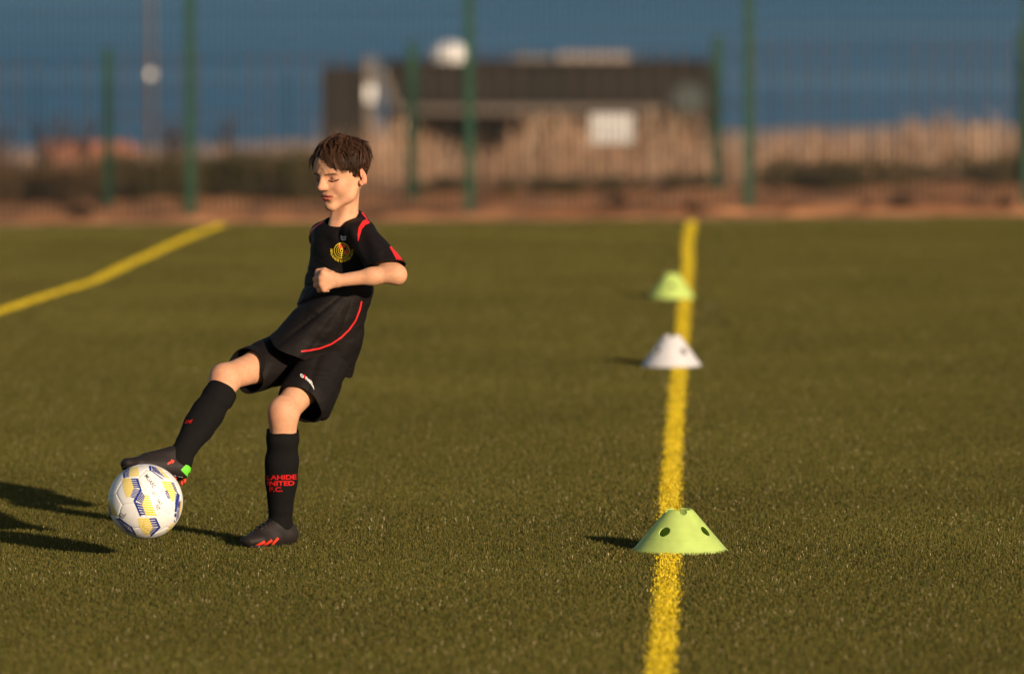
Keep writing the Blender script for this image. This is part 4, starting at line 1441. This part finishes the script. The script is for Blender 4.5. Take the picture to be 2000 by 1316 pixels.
class Decal:
    """Flat print, laid on the mesh it belongs to (traced along sight lines, then raised 1 mm)."""
    def __init__(s, obj_list):
        vs, fs, b = [], [], 0
        for o in obj_list:
            off = root_of(o); me_ = o.data
            vs += [v.co + off for v in me_.vertices]; fs += [[i + b for i in p.vertices] for p in me_.polygons]; b = len(vs)
        s.bvh = BVHTree.FromPolygons(vs, fs)
        s.V, s.F = [], []
        s.o = Vector((0, 0, CAM_H))

    def hit(s, px, py, lift=0.0012):
        d = Vector(P(px, py)) - s.o; d.normalize()
        loc, n, i, dist = s.bvh.ray_cast(s.o, d)
        if loc is None: return None
        if n.dot(d) > 0: n = -n
        return loc + n * lift - d * lift * 0.5

    def poly(s, grid_pts, faces):
        ids = []
        for p in grid_pts:
            h = s.hit(*p)
            if h is None: ids.append(None)
            else: ids.append(len(s.V)); s.V.append(tuple(h))
        for f in faces:
            q = [ids[i] for i in f]
            if all(i is not None for i in q):
                mx = max((Vector(s.V[a]) - Vector(s.V[b])).length for a in q for b in q)
                if mx < 0.06: s.F.append(q)
        return s

    def stroke(s, pts, width, step=2.0):
        """Ribbon of given pixel width (number or list) along a pixel path."""
        pts = [np.array(p, float) for p in pts]
        w = [width] * len(pts) if np.isscalar(width) else width
        out, ww = [], []
        for i in range(len(pts) - 1):
            k = max(1, int(np.linalg.norm(pts[i+1] - pts[i]) / step))
            for j in range(k): out.append(pts[i] + (pts[i+1] - pts[i]) * j / k); ww.append(w[i] + (w[i+1] - w[i]) * j / k)
        out.append(pts[-1]); ww.append(w[-1])
        g, fc = [], []
        for i, p in enumerate(out):
            d = out[min(i+1, len(out)-1)] - out[max(i-1, 0)]; d /= np.linalg.norm(d) + 1e-9
            n = np.array([-d[1], d[0]])
            for t in (-0.5, 0.0, 0.5): g.append(tuple(p + n * ww[i] * t))
            if i:
                a = 3 * (i - 1); b = 3 * i
                fc += [(a, a+1, b+1, b), (a+1, a+2, b+2, b+1)]
        return s.poly(g, fc)

    def quad(s, a, b, c, d, n=4, m=4):
        """Patch between four pixel corners a b c d."""
        a, b, c, d = [np.array(q, float) for q in (a, b, c, d)]
        g = []
        for i in range(n + 1):
            for j in range(m + 1):
                u, v = i / n, j / m
                g.append(tuple((1-u)*(1-v)*a + u*(1-v)*b + u*v*c + (1-u)*v*d))
        fc = [(i*(m+1)+j, (i+1)*(m+1)+j, (i+1)*(m+1)+j+1, i*(m+1)+j+1) for i in range(n) for j in range(m)]
        return s.poly(g, fc)

    def text(s, txt, fn, size=1.0, bold=0.0):
        v, f = text_mesh(txt, bold)
        return s.poly([fn(x * size, y * size) for x, y in v], f)

    def build(s, name, mat, parent, whole=True):
        if not s.F: return None
        if whole:                           # keep the one connected piece
            par = list(range(len(s.V)))
            def fd(i):
                while par[i] != i: par[i] = par[par[i]]; i = par[i]
                return i
            for f in s.F:
                for i in f[1:]: par[fd(i)] = fd(f[0])
            cn = {}
            for f in s.F: cn[fd(f[0])] = cn.get(fd(f[0]), 0) + 1
            k = max(cn, key=cn.get); s.F = [f for f in s.F if fd(f[0]) == k]
            us = sorted({i for f in s.F for i in f}); mp = {j: i for i, j in enumerate(us)}
            s.V = [s.V[i] for i in us]; s.F = [[mp[i] for i in f] for f in s.F]
        o = mk(name, s.V, s.F, mat, parent, smooth=False)
        if not whole: o['kind'] = 'stuff'
        return o


def text_mesh(txt, bold=0.0):
    cu = bpy.data.curves.new('t', 'FONT'); cu.body = txt; cu.resolution_u = 3; cu.offset = bold
    ob = bpy.data.objects.new('t', cu); col.objects.link(ob)
    bpy.context.view_layer.update()
    d = bpy.context.evaluated_depsgraph_get()
    me_ = bpy.data.meshes.new_from_object(ob.evaluated_get(d))
    v = [(q.co.x, q.co.y) for q in me_.vertices]; f = [tuple(p.vertices) for p in me_.polygons]
    bpy.data.objects.remove(ob); bpy.data.curves.remove(cu); bpy.data.meshes.remove(me_)
    return v, f


# shirt trims
Decal([shirt]).stroke([(706, 588), (702, 606), (694, 626), (682, 643), (666, 659), (646, 672), (624, 680), (604, 684), (588, 686)], 3.0).build('piping', M['red'], shirt)
Decal([shirt]).stroke([(527, 644), (519, 652), (513, 660)], 2.6).build('piping', M['red'], shirt)
Decal([shirt]).stroke([(735, 433), (722, 431), (711, 436), (704, 446), (701, 459), (700, 471)], [7, 9.5, 9.5, 7.5, 5, 1.5]).build('shoulder_flash', M['red'], shirt)
Decal([shirt]).stroke([(706, 411), (712, 420), (719, 430)], [7, 6.5, 4]).build('shoulder_stripe', M['red'], shirt)
Decal([shirt]).stroke([(715, 410), (721, 419), (730, 431)], [4.5, 5.0, 5.5]).build('shoulder_stripe', M['red'], shirt)
Decal([shirt]).stroke([(762, 482), (769, 493), (776, 504), (780, 513)], [4.0, 5.0, 6.5, 7.5]).build('sleeve_bar', M['red'], shirt)
Decal([shirt]).stroke([(768, 486), (776, 497), (783, 507), (787, 514)], [2.0, 2.4, 3.0, 3.4]).build('sleeve_bar', M['red'], shirt)
Decal([shirt]).stroke([(632, 434), (620, 441), (608, 451), (601.5, 463)], [1.6, 2.5, 4.0, 4.5]).build('shoulder_flash', M['red'], shirt)
# crest
CXc, CYc, CR = 668.0, 489.5, 15.2


def ring(dc, r_, w, a0=0, a1=360, c=(CXc, CYc)):
    n = max(8, int(abs(a1 - a0) / 8))
    return dc.stroke([(c[0] + r_ * math.cos(R(a)), c[1] - r_ * math.sin(R(a))) for a in np.linspace(a0, a1, n)], w, 3)


dc = Decal([shirt])
for a in range(0, 180, 12):                 # red half of the disc, split on the slant
    a0, a1 = R(-50 + a), R(-50 + a + 12)
    if 60 <= a <= 84: continue
    dc.quad((CXc, CYc), (CXc + 12.5 * math.cos(a0), CYc - 12.5 * math.sin(a0)), (CXc + 12.5 * math.cos(a1), CYc - 12.5 * math.sin(a1)), (CXc, CYc), 2, 1)
crest = dc.build('crest', M['bootred'], shirt, False)
dc = Decal([shirt]); dc.o = dc.o
ring(dc, 14.6, 1.9); ring(dc, 10.6, 1.1, 100, 400); ring(dc, 7.0, 1.2, 60, 330); ring(dc, 3.4, 1.3)
dc.stroke([(663.5, 477), (666, 482), (672, 481), (675, 477)], 1.4, 2).stroke([(668, 482), (669, 490), (667, 502)], 1.3, 2)


def arc_text(dc, txt, c, rad_, mid, size, bold=0.02):
    v, f = text_mesh(txt, bold)
    w = max(x for x, y in v)
    def fn(x, y):
        a = R(mid) + (x - w / 2) * size / rad_
        rr = rad_ - y * size
        return (c[0] + rr * math.cos(a), c[1] - rr * math.sin(a))
    return dc.poly([fn(x, y) for x, y in v], f)


arc_text(dc, 'MALAHIDE UNITED A.F.C', (CXc, CYc), 22.4, 270, 6.9, 0.03)
dc.build('crest_lettering', M['yellow_thread'], shirt, False)
dc = Decal([shirt])
for i, (y_, x0_, x1_) in enumerate(((461.5, 665, 677), (465, 665.5, 677), (468, 667, 675.5))):
    dc.stroke([(x0_, y_), ((x0_ + x1_) / 2, y_ + 1.2), (x1_, y_)], 1.5, 2)
dc.stroke([(667, 462), (667, 469)], 1.0, 2).stroke([(675, 462), (675, 469)], 1.0, 2)
dc.build('crest_top', M['white_print'], shirt, False)
# shorts logo
dc = Decal([shorts])
def logo_fn(x, y):
    ang = R(18) + x * 0.012
    return (586.5 + x * math.cos(ang) * 1.0 + y * math.sin(R(8)) * -0.6, 736.0 + x * math.sin(ang) - y)
dc.text('o', lambda x, y: logo_fn(x, y), 14, 0.03)
dc.text('neills', lambda x, y: logo_fn(x + 11.2, y), 13, 0.03)
dc.build('logo_lettering', M['white_print'], shorts, False)
dc = Decal([shorts]); dc.stroke([logo_fn(9.2, 7.5), logo_fn(9.5, 3.5)], 2.8, 2).stroke([logo_fn(9.1, 2.4), logo_fn(9.4, 0)], 2.8, 2)
dc.build('logo_mark', M['red'], shorts, False)
# sock lettering
dc = Decal([sockL])
for i, (t, x0_, y0_, s_) in enumerate((('LAHIDE', 521, 936.5, 13.5), ('UNITED', 514, 948.5, 13.5), ('F.C.', 526, 959.5, 13.0))):
    dc.text(t, lambda x, y, x0_=x0_, y0_=y0_, i=i: (x0_ + x * 1.25, y0_ - y * 0.92 - x * 0.03), s_, 0.035)
dc.build('lettering', M['knit_red'], sockL, False)
dc = Decal([sockR])
dc.text('DE', lambda x, y: (361 + x * 1.0 + y * 0.45, 827 - y * 0.8 - x * 0.12), 10.5, 0.03)
dc.build('lettering', M['knit_red'], sockR, False)
# boot stripes
dc = Decal([bootL])
for a, b, w in (((495, 1068), (517, 1057), 4.8), ((511, 1068), (531, 1054), 4.8), ((527, 1068), (543, 1050), 4.8)):
    dc.stroke([a, b], w, 3)
dc.build('stripe', M['bootred'], bootL, False)
dc = Decal([bootR])
dc.stroke([(327, 906.5), (331, 902.5)], 3.2, 2).stroke([(331, 905), (337, 897.5)], 3.4, 2).stroke([(336, 904), (340, 899)], 3.2, 2)
dc.build('stripe', M['bootred'], bootR, False)
dc = Decal([bootR])
dc.quad((353, 917), (370, 900), (375, 904), (368, 933), 6, 6)
dc.build('heel_patch', M['green'], bootR)

# ------------------------------------------------------------------ football
BC = P(284, 979, -0.40); BR = 0.1040
ball = empty('football', BC); tag(ball, 'white football with yellow and navy chevron print under the raised boot', 'ball')
tow = unit(np.array([0, 0, CAM_H]) - BC); brt = unit(np.cross(np.array([0, 0, 1.0]), tow)); bup = np.cross(tow, brt)


def bdir(zx, zy):
    u, v = (zx - 565) / 440.0, (771 - zy) / 443.0
    r2 = u * u + v * v
    if r2 > 0.985: s_ = math.sqrt(0.985 / r2); u *= s_; v *= s_; r2 = 0.985
    return u * brt + v * bup + math.sqrt(1 - r2) * tow


gr_ = (1 + 5 ** 0.5) / 2
IV = np.array([(-1, gr_, 0), (1, gr_, 0), (-1, -gr_, 0), (1, -gr_, 0), (0, -1, gr_), (0, 1, gr_), (0, -1, -gr_), (0, 1, -gr_), (gr_, 0, -1), (gr_, 0, 1), (-gr_, 0, -1), (-gr_, 0, 1)])
IV = IV / np.linalg.norm(IV[0])
IF_ = [(0, 11, 5), (0, 5, 1), (0, 1, 7), (0, 7, 10), (0, 10, 11), (1, 5, 9), (5, 11, 4), (11, 10, 2), (10, 7, 6), (7, 1, 8), (3, 9, 4), (3, 4, 2), (3, 2, 6), (3, 6, 8), (3, 8, 9), (4, 9, 5), (2, 4, 11), (6, 2, 10), (8, 6, 7), (9, 8, 1)]
pan = []
for a, b, c in IF_:
    A, B, C_ = IV[a], IV[b], IV[c]
    pan.append(np.array([(2*A+B)/3, (A+2*B)/3, (2*B+C_)/3, (B+2*C_)/3, (2*C_+A)/3, (C_+2*A)/3]))
for i in range(12):
    nb_ = [j for j in range(12) if j != i and np.linalg.norm(IV[i] - IV[j]) < 1.1]
    t1 = unit(np.cross(IV[i], [0.3, 0.5, 0.8])); t2 = np.cross(IV[i], t1)
    nb_.sort(key=lambda j: math.atan2((IV[j] - IV[i]) @ t2, (IV[j] - IV[i]) @ t1))
    pan.append(np.array([(2*IV[i] + IV[j]) / 3 for j in nb_]))
# turn the ball so that one panel sits where the photograph shows it
src_c = unit(pan[0].mean(0)); src_x = unit(pan[0][0] - (pan[0][0] @ src_c) * src_c)
dst_c = bdir(365, 640); dst_x = bdir(310, 495); dst_x = unit(dst_x - (dst_x @ dst_c) * dst_c)
RM = np.stack([dst_x, np.cross(dst_c, dst_x), dst_c], 1) @ np.stack([src_x, np.cross(src_c, src_x), src_c], 1).T
for pl in pan:
    q = pl @ RM.T; c = q.mean(0); m = len(q); sub = 5
    V, Fc, rings = [], [], [0.0, 0.4, 0.75, 0.92, 0.97, 1.0]
    edge = [q[i] + (q[(i+1) % m] - q[i]) * j / sub for i in range(m) for j in range(sub)]
    n = len(edge)
    V.append(unit(c) * BR)
    for f_ in rings[1:]:
        dip = {0.97: 0.0006, 1.0: 0.0018}.get(f_, 0.0)
        for e in edge: V.append(unit(c + (e - c) * f_) * (BR - dip))
    for j in range(n): Fc.append((0, 1 + j, 1 + (j+1) % n))
    for k in range(len(rings) - 2):
        for j in range(n):
            a, b = 1 + k*n + j, 1 + k*n + (j+1) % n
            Fc.append((a, a + n, b + n, b))
    V = np.array(V) + BC
    if np.cross(V[Fc[0][1]] - V[0], V[Fc[0][2]] - V[0]) @ c < 0: Fc = [f[::-1] for f in Fc]
    mk('panel', V, Fc, M['ball'], ball)


class BPrint:
    def __init__(s): s.V, s.F = [], []
    def poly(s, pts, faces):
        for sg in (1, -1):                  # same print on the far side
            b = len(s.V)
            for p in pts:
                d = bdir(*p)
                if sg < 0: d = d - 2 * (d @ tow) * tow; d = d - 2 * (d @ brt) * brt
                s.V.append(BC + d * BR * 1.0035)
            s.F += [tuple(i + b for i in f) for f in faces]
        return s
    def quad(s, a, b, c, d, n=3, m=3):
        a, b, c, d = [np.array(q, float) for q in (a, b, c, d)]; g = []
        for i in range(n + 1):
            for j in range(m + 1):
                u, v = i / n, j / m; g.append(tuple((1-u)*(1-v)*a + u*(1-v)*b + u*v*c + (1-u)*v*d))
        return s.poly(g, [(i*(m+1)+j, (i+1)*(m+1)+j, (i+1)*(m+1)+j+1, i*(m+1)+j+1) for i in range(n) for j in range(m)])
    def bars(s, tl, tr, br, bl, n, fill=None):
        """n bars across a patch, from its top edge to its bottom edge."""
        tl, tr, br, bl = [np.array(q, float) for q in (tl, tr, br, bl)]
        fill = fill or (0.70 if s is Yp else 0.70)
        for i in range(n):
            t0, t1 = i / n, (i + fill) / n
            s.quad(tl + (bl - tl) * t0, tr + (br - tr) * t0, tr + (br - tr) * t1, tl + (bl - tl) * t1, 4, 1)
        return s
    def text(s, txt, org, ang, size, bold=0.0, sx=1.0):
        v, f = text_mesh(txt, bold); a = R(ang)
        return s.poly([(org[0] + size * (x * sx * math.cos(a) + y * math.sin(a)), org[1] + size * (x * sx * math.sin(a) - y * math.cos(a))) for x, y in v], f)
    def build(s, name, mat): return tag(mk(name, s.V, s.F, mat, ball, smooth=False), kind='stuff')


Yp, Np = BPrint(), BPrint()
Yp.bars((385, 372), (485, 355), (497, 478), (372, 482), 6, 0.62)
Np.quad((300, 425), (318, 412), (330, 492), (312, 497)).bars((325, 408), (385, 372), (375, 488), (330, 490), 6)
Yp.bars((296, 505), (392, 500), (432, 612), (308, 612), 5).bars((308, 612), (432, 612), (382, 722), (345, 722), 5)
Np.bars((398, 502), (455, 498), (506, 618), (430, 612), 5).bars((430, 612), (506, 632), (446, 742), (388, 720), 7, 0.62)
Np.quad((452, 497), (478, 500), (526, 640), (504, 640)).quad((504, 628), (528, 640), (442, 786), (424, 762))
Np.bars((522, 655), (562, 712), (528, 800), (462, 762), 6).bars((455, 780), (528, 800), (572, 936), (505, 938), 5)
Np.quad((424, 758), (450, 762), (520, 942), (500, 942)).quad((510, 650), (524, 642), (458, 765), (440, 762))
Yp.bars((562, 690), (604, 702), (640, 805), (524, 796), 4).bars((524, 796), (640, 805), (700, 945), (572, 938), 5)
Yp.bars((475, 968), (608, 968), (652, 1076), (492, 1070), 5).bars((492, 1070), (652, 1076), (600, 1165), (560, 1165), 5)
Np.bars((606, 968), (672, 962), (722, 1072), (650, 1072), 4).bars((650, 1072), (722, 1078), (640, 1176), (608, 1150), 6, 0.62)
Np.quad((668, 962), (690, 966), (742, 1076), (718, 1076)).quad((716, 1068), (742, 1078), (632, 1182), (622, 1168))
# right-hand band
Np.quad((606, 352), (634, 350), (640, 416), (616, 412)).quad((618, 402), (644, 410), (780, 512), (756, 508)).bars((638, 352), (690, 372), (800, 498), (650, 412), 8)
Yp.bars((696, 372), (745, 388), (860, 520), (800, 492), 8, 0.6)
Yp.bars((752, 535), (862, 545), (918, 650), (800, 636), 5).bars((800, 636), (918, 650), (900, 770), (868, 770), 5)
Np.bars((862, 545), (898, 552), (952, 690), (912, 660), 6).bars((915, 680), (962, 700), (968, 860), (908, 800), 7, 0.62)
Np.quad((936, 660), (966, 700), (940, 800), (912, 800)).quad((912, 796), (934, 800), (918, 1020), (896, 1008)).bars((934, 800), (985, 760), (952, 965), (922, 1010), 9)
Yp.bars((975, 770), (995, 790), (960, 960), (948, 960), 8).bars((870, 1030), (912, 1020), (835, 1130), (800, 1135), 7)
# lower-left band and left edge
Np.quad((232, 962), (262, 962), (400, 1062), (380, 1068)).quad((380, 1056), (402, 1056), (462, 1166), (438, 1164)).bars((222, 972), (262, 962), (440, 1162), (352, 1130), 11)
Yp.bars((250, 1045), (285, 1052), (352, 1132), (318, 1108), 7, 0.6)
Yp.bars((128, 742), (158, 760), (246, 935), (182, 935), 8).bars((130, 600), (140, 640), (134, 720), (128, 720), 3)
Np.bars((116, 760), (130, 770), (182, 935), (150, 920), 8)
Yp.build('yellow_print', M['byellow']); Np.text('PS320', (788, 648), 66, 44, 0.05, 0.95).build('navy_print', M['navy'])
BPrint().text('MUAFC', (552, 470), 55, 66, 0.004, 0.85).text('2015', (640, 668), 62, 50, 0.004, 0.6).text('SAT', (694, 762), 52, 50, 0.004, 0.85).text('RED', (680, 815), 66, 52, 0.004, 0.75).text('EL.', (300, 972), -52, 92, 0.002, 0.7).build('pen_lettering', M['pen'])
